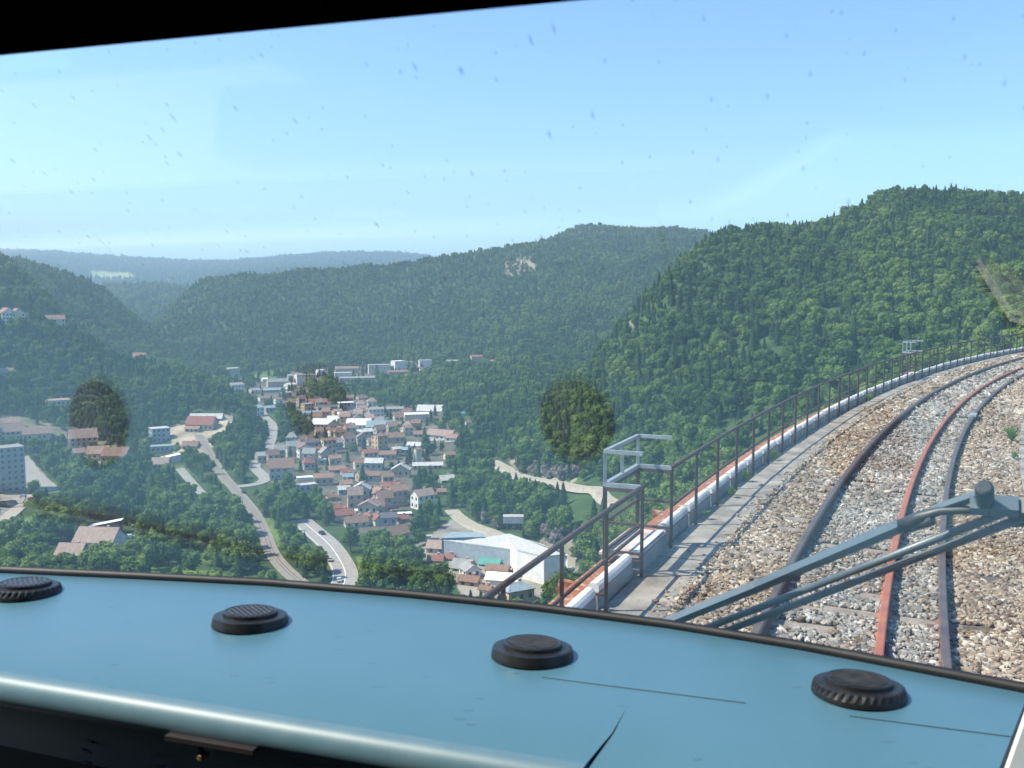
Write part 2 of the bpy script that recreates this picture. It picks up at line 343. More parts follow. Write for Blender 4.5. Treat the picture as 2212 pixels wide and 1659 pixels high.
m_wood=mat('weathered_sleeper',(.17,.14,.11),.95,c2=(.27,.23,.19),scale=7,bump=.5)
m_plate=mat('pinkish_steel_plate',(.52,.45,.40),.8,c2=(.36,.25,.19),scale=4,lo=.45,hi=.7)
m_bed=mat('ballast_bed',(.13,.10,.075),1,c2=(.07,.055,.04),scale=22,bump=1,bscale=40)
sweep('viaduct_deck',[(-3.2,-3.16),(3.3,-3.16),(3.3,-6.5),(-3.2,-6.5)],m_stone,kind='structure',label='stone viaduct carrying the curved track',cat='viaduct')
sweep('ballast_bed',[(-1.04,-3.085),(-.4,-3.08),(0,-3.08),(1.5,-3.035),(1.9,-3.045),(2.55,-3.10),(2.55,-3.158),(-1.04,-3.158)],m_bed,kind='structure',label='brown and grey stone ballast under the track',cat='ballast')
# slabs of the two walkways
def slabs(o0,o1,z,name,label):
    mb=MB(); ph=PH0; 
    while ph<PH1:
        L_=1.9/R0*random.uniform(.96,1.04); e=.012/R0; dz=random.uniform(-.012,.012); V=[]
        for q in(ph+e,(2*ph+L_)/2,ph+L_-e):
            for o,zq in((o0,z-.1),(o0,z+dz),(o1,z+dz),(o1,z-.1)): V.append(P(o,q,zq))
        mb.add(V,[(i*4+j,i*4+(j+1)%4,i*4+4+(j+1)%4,i*4+4+j) for i in range(2) for j in range(4)]+[(3,2,1,0),(8,9,10,11)]); ph+=L_
    return mb.build(name,m_conc,kind='structure',label=label,cat='walkway')
slabs(2.44,3.06,-3.055,'walkway','worn concrete slab walkway between fence and ballast')
slabs(-2.2,-1.06,-3.03,'walkway','pale concrete walkway on the inner side of the track')
# rails
def rail(o,z,name,label,mh,mw,tilt=0):
    e=empty(name,P(o,.42,z),label=label,cat='rail',group='rails of the curved track')
    inv=Matrix.Translation(-e.location)
    h=sweep('rail_head',[(o-.036,z-.045),(o-.036,z-.008),(o-.026,z),(o+.026,z),(o+.036,z-.008),(o+.036,z-.045)],mh,step=.003)
    wv=sweep('rail_web',[(o-.07,z-.155),(o-.07,z-.14),(o-.014,z-.125),(o-.014,z-.046),(o+.014,z-.046),(o+.014,z-.125),(o+.07,z-.14),(o+.07,z-.155)],mw,step=.003)
    for c in(h,wv): c.data.transform(inv); c.parent=e
    return e
r1=rail(1.5,-2.873,'running_rail','outer running rail, brown with a dark worn top, nearest the fence',m_head,m_web)
r2=rail(.507,-2.915,'guard_rail','orange rusted guard rail standing between the two running rails',m_guardtop,m_guard)
r3=rail(0,-2.928,'running_rail','inner running rail with a pale joint plate, farthest from the fence',m_head,m_web)
mb=MB()
pj=P(0.06,.50,-2.97)
tq=Vector((math.sin(.50),math.cos(.50),0))
mb.bar(pj-tq*.3,pj+tq*.3,.05,.10); mb.bar(P(0,.50,-2.95)-tq*.28+Vector((0,0,.03)),P(0,.50,-2.95)+tq*.28+Vector((0,0,.03)),.15,.05)
for k in(-.2,-.07,.07,.2): mb.box(pj+tq*k+Vector((.03,0,0)),(.06,.03,.03))
o=mb.build('joint_plate',m_galv); o.data.transform(Matrix.Translation(-r3.location)); o.parent=r3
# sleepers
def sleeper_mesh():
    bm=bmesh.new(); bmesh.ops.create_cube(bm,size=1)
    for v in bm.verts: v.co=Vector((v.co.x*2.5,v.co.y*.24,v.co.z*.14))
    bmesh.ops.bevel(bm,geom=bm.edges[:],offset=.012,segments=1,affect='EDGES')
    me=bpy.data.meshes.new('sleeper'); bm.to_mesh(me); bm.free(); me.materials.append(m_wood); return me
sm=sleeper_mesh(); SLEEP=[]
ph=.327; k=0
while ph<.60:
    o=bpy.data.objects.new('sleeper',sm); COL.objects.link(o)
    o.location=P(.72,ph,-3.125); o.rotation_euler=(0,0.028,-ph); SLEEP.append(ph)
    tag(o,'weathered timber sleeper almost buried in the ballast under the rails','sleeper','sleepers under the curved track')
    ph+=.62/R0; k+=1
# kerb: white topped segments between the posts
PST=.0082; PB=.3976
kp=[(3.15+.062*math.cos(t),-2.872+.062*math.sin(t)) for t in np.linspace(0,2*math.pi,13)[:-1]]
ke=empty('kerb_pipe',P(3.15,.40,-3.0),label='white rounded kerb pipe in jointed lengths along the foot of the fence',cat='kerb')
for i in range(-12,74):
    a,b_=PB+i*PST+.0004,PB+(i+1)*PST-.0004
    if i in(0,21): continue
    j=random.uniform(-.01,.01)
    c=sweep('kerb_length',[(o+j*.5,z+j) for o,z in kp],m_kerb,a,b_,step=.004,smooth=False); c.data.transform(Matrix.Translation(-ke.location)); c.parent=ke
    c=sweep('kerb_base',[(3.085,-3.13),(3.095,-2.915),(3.21,-2.915),(3.22,-3.13)],m_kerb2,a-.0002,b_+.0002,step=.004); c.data.transform(Matrix.Translation(-ke.location)); c.parent=ke
fl=sweep('girder_flange',[(3.30,-3.02),(3.30,-2.985),(3.52,-2.985),(3.52,-3.35),(3.49,-3.35),(3.49,-3.02)],m_rustw,label='rusty orange girder edge running outside the white kerb pipe',cat='girder')
# brackets under the edge
for i in range(-3,4,3):
    mb=MB(); q=PB+i*PST
    mb.bar(P(3.5,q,-3.3),P(3.95,q,-3.25),.09,.1); mb.bar(P(3.93,q,-3.28),P(3.5,q,-4.1),.09,.1)
    mb.build('edge_bracket',m_rustw,label='rusty peeling steel bracket jutting out under the fence edge',cat='bracket',group='brackets under the viaduct edge')
# fence
fe=empty('fence',P(3.0,.40,-3.05),label='rusty brown steel railing with two rails along the outer edge of the viaduct',cat='railing')
def ch(o,e): o.data.transform(Matrix.Translation(-e.location)); o.parent=e; return o
IN0,IN1=PB,PB+PST; IN2,IN3=PB+21*PST,PB+22*PST
for i in range(-4,74):
    q=PB+i*PST; mb=MB(); mb.bar(P(3.0,q,-3.12),P(3.0,q,-2.06),.035,.035); mb.bar(P(3.0,q,-2.90),P(3.12,q,-2.90),.03,.02)
    ch(mb.build('post',m_brown),fe)
for z,nm,r in((-2.08,'top_rail',.026),(-2.55,'middle_rail',.019)):
    for a,b_ in((PH0,IN0),(IN1,IN2),(IN3,PH1)):
        n_=max(3,int((b_-a)/.004)); mb=MB(); mb.tube([P(3.0,q,z) for q in np.linspace(a,b_,n_)],r,8); ch(mb.build(nm,m_brown,smooth=True),fe)
# refuges
def refuge(a,b_,label):
    e=empty('refuge_railing',P(3.0,(a+b_)/2,-3.05),label=label,cat='refuge platform',group='refuge platforms on the railing')
    OUT=3.42; C4=[(3.0,a),(OUT,a),(OUT,b_),(3.0,b_)]
    for z,nm,m,wd in((-1.72,'upper_rail',m_galv,.045),(-2.085,'lower_rail',m_galv,.05)):
        mb=MB()
        for (o0,q0),(o1,q1) in zip(C4[:-1],C4[1:]): mb.bar(P(o0,q0,z),P(o1,q1,z),wd,wd*.9)
        ch(mb.build(nm,m),e)
    mb=MB()
    for (o0,q0),(o1,q1) in zip(C4[:-1],C4[1:]): mb.bar(P(o0,q0,-2.13),P(o1,q1,-2.13),.05,.04)
    ch(mb.build('rusty_rail',m_brown),e)
    for z in(-2.50,-2.82):
        mb=MB()
        for (o0,q0),(o1,q1) in zip(C4[:-1],C4[1:]): mb.bar(P(o0,q0,z),P(o1,q1,z),.03,.03)
        ch(mb.build('middle_rail',m_brown),e)
    for o,q in C4[1:3]+[(OUT,(a+b_)/2)]:
        mb=MB(); mb.bar(P(o,q,-2.07),P(o,q,-1.73),.035,.035); ch(mb.build('upper_post',m_galv),e)
    for o,q in C4[1:3]:
        mb=MB(); mb.bar(P(o,q,-3.2),P(o,q,-2.1),.045,.045); ch(mb.build('lower_post',m_brown),e)
    mb=MB(); V=[P(o,q,z) for z in(-2.88,-2.85) for o,q in((3.05,a+.0003),(3.50,a+.0003),(3.50,b_-.0003),(3.05,b_-.0003))]
    mb.add(V,[(3,2,1,0),(4,5,6,7),(0,1,5,4),(1,2,6,5),(2,3,7,6),(3,0,4,7)]); ch(mb.build('floor_plate',m_plate),e)
    mb=MB(); V=[P(o,q,z) for z in(-3.13,-2.885) for o,q in((3.035,a+.0006),(3.2,a+.0006),(3.2,b_-.0006),(3.035,b_-.0006))]
    mb.add(V,[(3,2,1,0),(4,5,6,7),(0,1,5,4),(1,2,6,5),(2,3,7,6),(3,0,4,7)]); ch(mb.build('threshold_block',m_kerb2),e)
    mb=MB(); V=[P(o,q,z) for z in(-2.84,-2.825) for o,q in((3.06,a+.0006),(3.14,a+.0006),(3.14,b_-.0006),(3.06,b_-.0006))]
    mb.add(V,[(3,2,1,0),(4,5,6,7),(0,1,5,4),(1,2,6,5),(2,3,7,6),(3,0,4,7)]); ch(mb.build('edge_strip',m_kerb),e)
refuge(IN0,IN1,'nearest railed refuge with two grey steel hoops above the brown railing')
refuge(IN2,IN3,'distant railed refuge, a small pale box frame farther along the railing')

# ------------------------------------------------------------------ ballast stones
def attr_shader(name,stops_a,stops_b=None,rough=.9,noise=None,trans=0):
    m,n,b=newmat(name); a=n.nodes.new('ShaderNodeAttribute'); a.attribute_type='INSTANCER'; a.attribute_name='tone'
    def ramp(st):
        r=n.nodes.new('ShaderNodeValToRGB'); cr=r.color_ramp
        while len(cr.elements)<len(st): cr.elements.new(.5)
        for e,(p,c) in zip(cr.elements,st): e.position=p; e.color=(*c,1)
        n.links.new(a.outputs['Fac'],r.inputs[0]); return r.outputs[0]
    c=ramp(stops_a)
    if stops_b:
        g=n.nodes.new('ShaderNodeAttribute'); g.attribute_type='INSTANCER'; g.attribute_name='mixb'
        mx=n.nodes.new('ShaderNodeMix'); mx.data_type='RGBA'; n.links.new(g.outputs['Fac'],mx.inputs[0]); n.links.new(c,mx.inputs[6]); n.links.new(ramp(stops_b),mx.inputs[7]); c=mx.outputs[2]
    if noise:
        tc=n.nodes.new('ShaderNodeTexCoord'); nz=n.nodes.new('ShaderNodeTexNoise'); nz.inputs['Scale'].default_value=noise[0]; nz.inputs['Detail'].default_value=3
        n.links.new(tc.outputs['Object'],nz.inputs['Vector']); mr=n.nodes.new('ShaderNodeMapRange'); mr.inputs[1].default_value=.3; mr.inputs[2].default_value=.7; mr.inputs[3].default_value=noise[1]; mr.inputs[4].default_value=noise[2]
        n.links.new(nz.outputs[0],mr.inputs[0]); mx=n.nodes.new('ShaderNodeMix'); mx.data_type='RGBA'; mx.blend_type='MULTIPLY'; mx.inputs[0].default_value=1
        n.links.new(c,mx.inputs[6]); n.links.new(mr.outputs[0],mx.inputs[7]); c=mx.outputs[2]
    n.links.new(c,b.inputs['Base Color']); b.inputs['Roughness'].default_value=rough; b.inputs['Specular IOR Level'].default_value=.25
    if trans:
        tr=n.nodes.new('ShaderNodeBsdfTranslucent'); n.links.new(c,tr.inputs[0]); ms=n.nodes.new('ShaderNodeMixShader'); ms.inputs[0].default_value=trans
        n.links.new(b.outputs[0],ms.inputs[1]); n.links.new(tr.outputs[0],ms.inputs[2]); n.links.new(ms.outputs[0],n.nodes['Material Output'].inputs[0])
    return m
m_rock=attr_shader('ballast_stone',[(0,(.06,.04,.03)),(.3,(.17,.115,.075)),(.6,(.28,.215,.15)),(.85,(.40,.345,.265)),(1,(.56,.51,.42))],
   [(0,(.06,.06,.06)),(.3,(.15,.145,.13)),(.6,(.25,.24,.22)),(.85,(.36,.345,.315)),(1,(.52,.50,.46))],.9,(30,.75,1.2))
def stone_mesh(s):
    r_=random.Random(s); bm=bmesh.new(); bmesh.ops.create_icosphere(bm,subdivisions=1,radius=1)
    sx,sy,sz=1.25,.85,.62
    for v in bm.verts:
        k=r_.uniform(.72,1.15); v.co=Vector((v.co.x*sx*k,v.co.y*sy*k,v.co.z*sz*k))
    bmesh.ops.convex_hull(bm,input=bm.verts[:])
    me=bpy.data.meshes.new('stone'); bm.to_mesh(me); bm.free(); me.materials.append(m_rock); return me
STONES=[]
spots=[(2.62,.392),(2.75,.405),(2.58,.4185),(2.7,.433),(2.66,.3985)]
lab=['single loose stone lying on the walkway slab nearest the windscreen','small loose stone on the walkway beside the near refuge','loose stone on the walkway past the near refuge','loose stone on the shadowed walkway farther along','flat loose stone on the walkway under the refuge']
for i in range(5):
    o=bpy.data.objects.new('loose_stone',stone_mesh(i)); COL.objects.link(o); o.scale=(.036,)*3; o.location=P(spots[i][0],spots[i][1],-3.03); o.rotation_euler=(.1,.05,i)
    o['tone']=.3+.12*i; o['mixb']=.2; tag(o,lab[i],'stone','loose stones on the walkway'); STONES.append(o)
def scatter(name,pts,rot,scl,attrs,protos,label,cat,uniform=True):
    """point cloud carrying instances of the given objects; one 'stuff' object"""
    me=bpy.data.meshes.new(name); me.vertices.add(len(pts)); me.vertices.foreach_set('co',np.ascontiguousarray(pts,np.float32).ravel())
    def at(nm,ty,arr,fld):
        a=me.attributes.new(nm,ty,'POINT'); a.data.foreach_set(fld,np.ascontiguousarray(arr).ravel())
    at('rot','FLOAT_VECTOR',rot.astype(np.float32),'vector'); at('scl','FLOAT_VECTOR',scl.astype(np.float32),'vector')
    for k_,v_ in attrs.items():
        if v_.dtype.kind=='i': at(k_,'INT',v_.astype(np.int32),'value')
        else: at(k_,'FLOAT',v_.astype(np.float32),'value')
    o=bpy.data.objects.new(name,me); COL.objects.link(o); tag(o,label,cat,kind='stuff')
    g=bpy.data.node_groups.new(name,'GeometryNodeTree'); g.interface.new_socket('Geometry',in_out='INPUT',socket_type='NodeSocketGeometry'); g.interface.new_socket('Geometry',in_out='OUTPUT',socket_type='NodeSocketGeometry')
    N=g.nodes; gi=N.new('NodeGroupInput'); go=N.new('NodeGroupOutput'); ip=N.new('GeometryNodeInstanceOnPoints'); jn=N.new('GeometryNodeJoinGeometry')
    for p in protos:
        oi=N.new('GeometryNodeObjectInfo'); oi.transform_space='ORIGINAL'; oi.inputs['Object'].default_value=p; oi.inputs['As Instance'].default_value=True
        g.links.new(oi.outputs['Geometry'],jn.inputs[0])
    def na(nm,ty):
        a=N.new('GeometryNodeInputNamedAttribute'); a.data_type=ty; a.inputs['Name'].default_value=nm; return a.outputs[0]
    g.links.new(gi.outputs[0],ip.inputs['Points']); g.links.new(jn.outputs[0],ip.inputs['Instance']); ip.inputs['Pick Instance'].default_value=True
    g.links.new(na('kind_index','INT'),ip.inputs['Instance Index']); g.links.new(na('rot','FLOAT_VECTOR'),ip.inputs['Rotation']); g.links.new(na('scl','FLOAT_VECTOR'),ip.inputs['Scale'])
    g.links.new(ip.outputs[0],go.inputs[0])
    md=o.modifiers.new('instances','NODES'); md.node_group=g
    return o
def bed_z(o): return np.interp(o,[-1.04,-.4,0,1.5,1.9,2.55],[-3.085,-3.08,-3.08,-3.035,-3.045,-3.10])
def stones(s0,s1,dens,r):
    A=(s1-s0)*3.65; N_=int(A*dens); ph=PH0+0*rng.random(N_)+(s0+(s1-s0)*rng.random(N_))/R0; o=-1.06+3.66*rng.random(N_)
    keep=np.ones(N_,bool)
    for ro in(0,.507,1.5): keep&=np.abs(o-ro)>.045
    sp=np.array(SLEEP); dist=np.min(np.abs(ph[:,None]-sp[None,:]),1)*R0
    patch=vnoise(o*1.7+30,ph*R0*1.3,5)
    keep&=~((dist<.13)&(patch>.68)&(o>-.6)&(o<2.05))
    edge=(o>2.38)&(rng.random(N_)>.45+.4*vnoise(o*3,ph*R0*2,9)); keep&=~edge
    ph,o=ph[keep],o[keep]; n_=len(ph); rr=r*np.exp(rng.normal(0,.28,n_))
    z=bed_z(o)+rr*.15+rng.random(n_)*.018
    # heaped shoulder between guard rail and rails
    z+=.02*np.exp(-((o-2.1)/.25)**2)+.012*(vnoise(o*2.3,ph*R0*2,3)-.5)
    X=XC-(R0+o)*np.cos(ph);Y=YC+(R0+o)*np.sin(ph)
    inner=((o>.0)&(o<1.5)); gmix=np.where(inner,.82,.12)+.5*(vnoise(o*1.2,ph*R0*.5,7)-.5)
    gmix=np.clip(np.where(rng.random(n_)<gmix,1,0)*.85+.1*rng.random(n_),0,1)
    tone=np.clip(rng.beta(2.2,2.0,n_)+.25*(vnoise(o*2,ph*R0,11)-.5),0,1)
    return np.stack([X,Y,z],1),rr,tone,gmix
PHN=PH0*R0
bl=[stones(11.0,24,1250,.0225),stones(24,36,700,.029),stones(36,60,190,.055),stones(60,112,60,.085)]
pts=np.concatenate([b_[0] for b_ in bl]); rr=np.concatenate([b_[1] for b_ in bl]); tone=np.concatenate([b_[2] for b_ in bl]); gm=np.concatenate([b_[3] for b_ in bl])
rot=np.stack([rng.normal(0,.45,len(pts)),rng.normal(0,.45,len(pts)),rng.random(len(pts))*6.283],1)
scl=rr[:,None]*np.stack([1+.3*rng.random(len(pts)),1+.3*rng.random(len(pts)),1+.3*rng.random(len(pts))],1)
scatter('ballast_stones',pts,rot,scl,{'tone':tone,'mixb':gm,'kind_index':rng.integers(0,5,len(pts))},STONES,'brown and grey crushed stone ballast heaped round the rails','ballast')

# ------------------------------------------------------------------ cab: dashboard, windscreen, wiper, header
AX=math.radians(18.4); FV=Vector((math.sin(AX),math.cos(AX),0)); RV=Vector((math.cos(AX),-math.sin(AX),0)); ZV=Vector((0,0,1))
def K(f,r,z): return FV*f+RV*r+ZV*z
DZ=-.5
def onz(u,v,z=DZ):
    r=Vector(ray(u,v)); return r*(z/r.z)
def rear(r): return float(np.interp(r,[-2.0,-1.421,-1.169,-.927,-.680,-.451,-.238,-.045,.228,.7],[1.25,1.366,1.410,1.447,1.462,1.463,1.448,1.416,1.348,1.20]))
m_dash,n,b=newmat('blue_moulded_plastic')
tc=n.nodes.new('ShaderNodeTexCoord')
def nd(t,**k):
    x=n.nodes.new(t)
    for a_,v_ in k.items(): x.inputs[a_].default_value=v_
    return x
nz=nd('ShaderNodeTexNoise',Scale=9,Detail=6); n.links.new(tc.outputs['Object'],nz.inputs['Vector'])
mp=n.nodes.new('ShaderNodeMapping'); mp.inputs['Rotation'].default_value=(0,0,.9); mp.inputs['Scale'].default_value=(24,75,24); n.links.new(tc.outputs['Object'],mp.inputs[0])
vo=n.nodes.new('ShaderNodeTexVoronoi'); vo.inputs['Scale'].default_value=1; n.links.new(mp.outputs[0],vo.inputs['Vector'])
lt=nd('ShaderNodeMath'); lt.operation='LESS_THAN'; lt.inputs[1].default_value=.17; n.links.new(vo.outputs['Distance'],lt.inputs[0])
sp=n.nodes.new('ShaderNodeSeparateColor'); n.links.new(vo.outputs['Color'],sp.inputs[0])
l2=nd('ShaderNodeMath'); l2.operation='GREATER_THAN'; l2.inputs[1].default_value=.87; n.links.new(sp.outputs[0],l2.inputs[0])
ml=nd('ShaderNodeMath'); ml.operation='MULTIPLY'; n.links.new(lt.outputs[0],ml.inputs[0]); n.links.new(l2.outputs[0],ml.inputs[1])
m5=nd('ShaderNodeMath'); m5.operation='MULTIPLY'; m5.inputs[1].default_value=.45; n.links.new(ml.outputs[0],m5.inputs[0])
mx=n.nodes.new('ShaderNodeMix'); mx.data_type='RGBA'; mx.inputs[6].default_value=(.062,.150,.196,1); mx.inputs[7].default_value=(.074,.166,.212,1); n.links.new(nz.outputs[0],mx.inputs[0])
mz=n.nodes.new('ShaderNodeMix'); mz.data_type='RGBA'; mz.inputs[7].default_value=(.03,.06,.09,1); n.links.new(m5.outputs[0],mz.inputs[0]); n.links.new(mx.outputs[2],mz.inputs[6]); n.links.new(mz.outputs[2],b.inputs['Base Color'])
b.inputs['Roughness'].default_value=.33
nb=nd('ShaderNodeTexNoise',Scale=420,Detail=2); n.links.new(tc.outputs['Object'],nb.inputs['Vector']); bp=nd('ShaderNodeBump',Strength=.12,Distance=.002); n.links.new(nb.outputs[0],bp.inputs['Height']); n.links.new(bp.outputs[0],b.inputs['Normal'])
m_edge=mat('satin_edge_highlight',(.085,.165,.21),.45,c2=(.10,.18,.225),scale=30)  # paler than the panel: part of the edge highlight is in this colour
m_blk=mat('black_rubber',(.008,.008,.009),.55,c2=(.015,.015,.016),scale=30)
m_vent=mat('black_vent_plastic',(.012,.012,.013),.42,c2=(.02,.02,.021),scale=40,spec=.35)
m_slat=mat('lighter_vent_slats',(.075,.072,.068),.5,c2=(.03,.03,.03),scale=60)  # slats lighter than the vent body so the grille stands out
m_desk=mat('dark_desk',(.006,.006,.008),.6,c2=(.010,.010,.012),scale=8)
de=empty('dashboard',K(1.2,-.5,DZ),label='long sky blue dashboard shelf curving under the windscreen',cat='dashboard')
GQ=(.2143,1.0504,.3760,.5978)
def gbase(r): return 1.4973-.0615*(r+.52)**2
def gsurf(r,t):
    k1,a1,k2,a2=GQ; b0=(gbase(r),-.5); b3=(.617,.183); b1=(b0[0]-k1*math.cos(a1),b0[1]+k1*math.sin(a1)); b2=(b3[0]+k2*math.cos(a2),b3[1]-k2*math.sin(a2))
    q=[(1-t)**3*b0[i]+3*t*(1-t)**2*b1[i]+3*t*t*(1-t)*b2[i]+t**3*b3[i] for i in(0,1)]
    return K(q[0],r,q[1])
def dpanel(r0,r1,n_,ff,name):
    V=[];rs=np.linspace(r0,r1,n_)
    for r in rs:
        f0=ff(r); fa=f0+.085 if r<-.243 else f0+.10
        fac=1.076 if r<-.19 else 1.076-.9*(r+.19)**1.3
        xl=max(.03,gbase(r)+.06-rear(r)); prof=[(rear(r)+xl,DZ-.42*xl),(rear(r)+xl*.5,DZ-.42*xl*.5),(rear(r)+.015,DZ-.004),(rear(r),DZ)]
        for t in np.linspace(0,1,6)[1:]: prof.append((rear(r)+(fac-rear(r))*t,DZ))
        e0=f0+.022; ze=DZ-(fac-e0)*(.10 if r<-.243 else .17); prof.append((e0,ze))
        for a in np.linspace(20,150,9):
            a=math.radians(a); prof.append((e0-.024*math.sin(a),ze-.024+.024*math.cos(a)))
        prof+=[(e0+.03,ze-.10),(e0+.10,ze-.30)]
        V+= [K(f,(-.236+.19*(min(f,1.076)-1.076) if abs(r+.243)<.002 else r)+(math.copysign(.0012,r+.243) if abs(r+.243)<.002 and f<fac+.003 else 0),z) for f,z in prof]; q=len(prof)
    Fc=[(i*q+j,i*q+j+1,(i+1)*q+j+1,(i+1)*q+j) for i in range(n_-1) for j in range(q-1)]
    Fc.append(tuple(range(q))); Fc.append(tuple(range((n_-1)*q,n_*q))[::-1])
    o=mesh(name,V,Fc,[m_dash,m_edge],smooth=True)
    for i in range(n_-1):
        for j in range(9,q-1): o.data.polygons[i*(q-1)+j].material_index=1
    try:
        o.data.set_sharp_from_angle(angle=math.radians(50))
    except Exception: pass
    return ch(o,de)
dpanel(-2.0,-.2445,60,lambda r:.985+.02*(r+.243)*-.5,'panel')
dpanel(-.2415,.75,40,lambda r:.985-.75*max(0,r+.2)**1.2-.012,'panel')
# rubber seal along the rear edge
mb=MB(); rs=np.linspace(-2,.75,70)
mb.tube([K(rear(r)+.012,r,DZ+.002) for r in rs],.0085,8); ch(mb.build('rubber_seal',m_blk,smooth=True),de)
# fine panel joint
mb=MB()
for ra,rb in((-.36,-.10),(.02,.26)):
    mb=MB(); ps=[K(1.207,r,DZ+.0004) for r in np.linspace(ra,rb,10)]; mb.tube(ps,.0006,5); ch(mb.build('panel_joint',m_blk),de)
def vent(f,r,slant,fluted,label):
    e=mb=MB(); n_=72
    mb.lathe([(.0575,-.002),(.057,.003),(.055,.0115),(.052,.0127),(.041,.0132),(.0405,.0180),(.038,.0190),(.036,.0180)],n_,flute=[0,.0,.05,.03,0,0,0,0] if fluted else None)
    TV=Matrix.Translation(K(f,r,DZ)-de.location)@Matrix.Rotation(math.radians(-4.5),4,RV)
    o=mb.build('air_vent',m_vent); o.data.transform(TV); o.parent=de; o['label']=label
    mb=MB()
    for k in range(-4,5):
        h=math.sqrt(max(.0,.034**2-(k*.0075)**2)); M_=Matrix.Rotation(slant,3,'Z'); a=M_@Vector((k*.0075,-h,.0187)); c_=M_@Vector((k*.0075,h,.0187)); mb.bar(a,c_,.0028,.0010)
    g=mb.build('grille',m_slat,o); g.data.transform(TV)
vent(1.288,-1.288,.5,True,'ribbed black air vent cut by the left picture edge')
vent(1.275,-.844,.55,False,'smooth black air vent with clear slanting slats')
vent(1.280,-.396,1.2,False,'smooth black air vent with closed fine slats')
vent(1.284,.031,1.3,True,'ribbed black air vent nearest the wiper')
# windscreen glass, raked at 35 degrees
from mathutils.bvhtree import BVHTree
GR=np.linspace(-2.1,.95,62); GT=np.linspace(-.22,1.06,70)
GV=[gsurf(r,t) for r in GR for t in GT]; GF=[(a*70+b_,(a+1)*70+b_,(a+1)*70+b_+1,a*70+b_+1) for a in range(61) for b_ in range(69)]
GBV=BVHTree.FromPolygons(GV,GF)
GN=FV*.7+ZV*.71
def gl(u,v,off=0.0):
    d=Vector(ray(u,v)).normalized(); h,nn,_,_=GBV.ray_cast(Vector((0,0,0)),d)
    if nn.dot(FV)<0: nn=-nn
    return d*(h.length+off/max(.25,d.dot(nn)))
m_gl=bpy.data.materials.new('windscreen_glass'); m_gl.use_nodes=True; n=m_gl.node_tree; n.nodes.clear()
out=n.nodes.new('ShaderNodeOutputMaterial'); tr=n.nodes.new('ShaderNodeBsdfTransparent'); gs=n.nodes.new('ShaderNodeBsdfGlossy'); gs.inputs['Roughness'].default_value=.0; tr.inputs[0].default_value=(.97,.985,.985,1); gs.inputs[0].default_value=(1,1,1,1)
geo=n.nodes.new('ShaderNodeNewGeometry'); dt=n.nodes.new('ShaderNodeVectorMath'); dt.operation='DOT_PRODUCT'; n.links.new(geo.outputs['Normal'],dt.inputs[0]); n.links.new(geo.outputs['Incoming'],dt.inputs[1])
def mth(op,a,b_=None):
    x=n.nodes.new('ShaderNodeMath'); x.operation=op
    for i,q in enumerate((a,b_)):
        if q is None: continue
        if isinstance(q,(int,float)): x.inputs[i].default_value=q
        else: n.links.new(q,x.inputs[i])
    return x.outputs[0]
fr=mth('POWER',mth('SUBTRACT',1,mth('ABSOLUTE',dt.outputs['Value'])),5); fr=mth('ADD',mth('MULTIPLY',fr,.92),.075)
ms=n.nodes.new('ShaderNodeMixShader'); n.links.new(fr,ms.inputs[0]); n.links.new(tr.outputs[0],ms.inputs[1]); n.links.new(gs.outputs[0],ms.inputs[2])
tc=n.nodes.new('ShaderNodeAttribute'); tc.attribute_name='gpos'; df=n.nodes.new('ShaderNodeBsdfDiffuse'); 
def spots(scale,rotz,thr,keep,amt,seedoff):
    mp=n.nodes.new('ShaderNodeMapping'); mp.inputs['Rotation'].default_value=(0,0,rotz); mp.inputs['Scale'].default_value=scale; mp.inputs['Location'].default_value=(seedoff,seedoff*.7,0); n.links.new(tc.outputs['Vector'],mp.inputs[0])
    vo=n.nodes.new('ShaderNodeTexVoronoi'); vo.voronoi_dimensions='2D'; vo.inputs['Scale'].default_value=1; n.links.new(mp.outputs[0],vo.inputs['Vector'])
    nzz=n.nodes.new('ShaderNodeTexNoise'); nzz.inputs['Scale'].default_value=3.5; nzz.inputs['Detail'].default_value=4; n.links.new(mp.outputs[0],nzz.inputs['Vector'])
    sp=n.nodes.new('ShaderNodeSeparateColor'); n.links.new(vo.outputs['Color'],sp.inputs[0])
    on=mth('GREATER_THAN',sp.outputs[0],keep); lim=mth('MULTIPLY',mth('POWER',sp.outputs[1],2.2),thr)
    dd_=mth('ADD',vo.outputs['Distance'],mth('MULTIPLY',mth('SUBTRACT',nzz.outputs[0],.5),.12))
    mr=n.nodes.new('ShaderNodeMapRange'); n.links.new(dd_,mr.inputs[0]); mr.inputs[1].default_value=0; n.links.new(lim,mr.inputs[2]); mr.inputs[3].default_value=1; mr.inputs[4].default_value=0
    return mth('MULTIPLY',mth('MULTIPLY',mr.outputs[0],on),amt)
f1=spots((120,34,1),.34,.22,.84,.42,0); f2=spots((46,22,1),-.35,.12,.87,.5,3.3); f3=spots((190,75,1),.15,.28,.88,.4,7.1); f4=spots((90,4.5,1),.5,.09,.90,.28,5.7)
ft=mth('MULTIPLY',mth('MINIMUM',mth('ADD',mth('ADD',f1,f2),mth('ADD',f3,f4)),.75),geo.outputs['Backfacing'])
cm=n.nodes.new('ShaderNodeMix'); cm.data_type='RGBA'; cm.inputs[6].default_value=(.10,.075,.055,1); cm.inputs[7].default_value=(.14,.05,.03,1)
nq=n.nodes.new('ShaderNodeTexNoise'); nq.inputs['Scale'].default_value=7; n.links.new(tc.outputs['Vector'],nq.inputs['Vector']); n.links.new(mth('GREATER_THAN',nq.outputs[0],.58),cm.inputs[0]); n.links.new(cm.outputs[2],df.inputs[0])
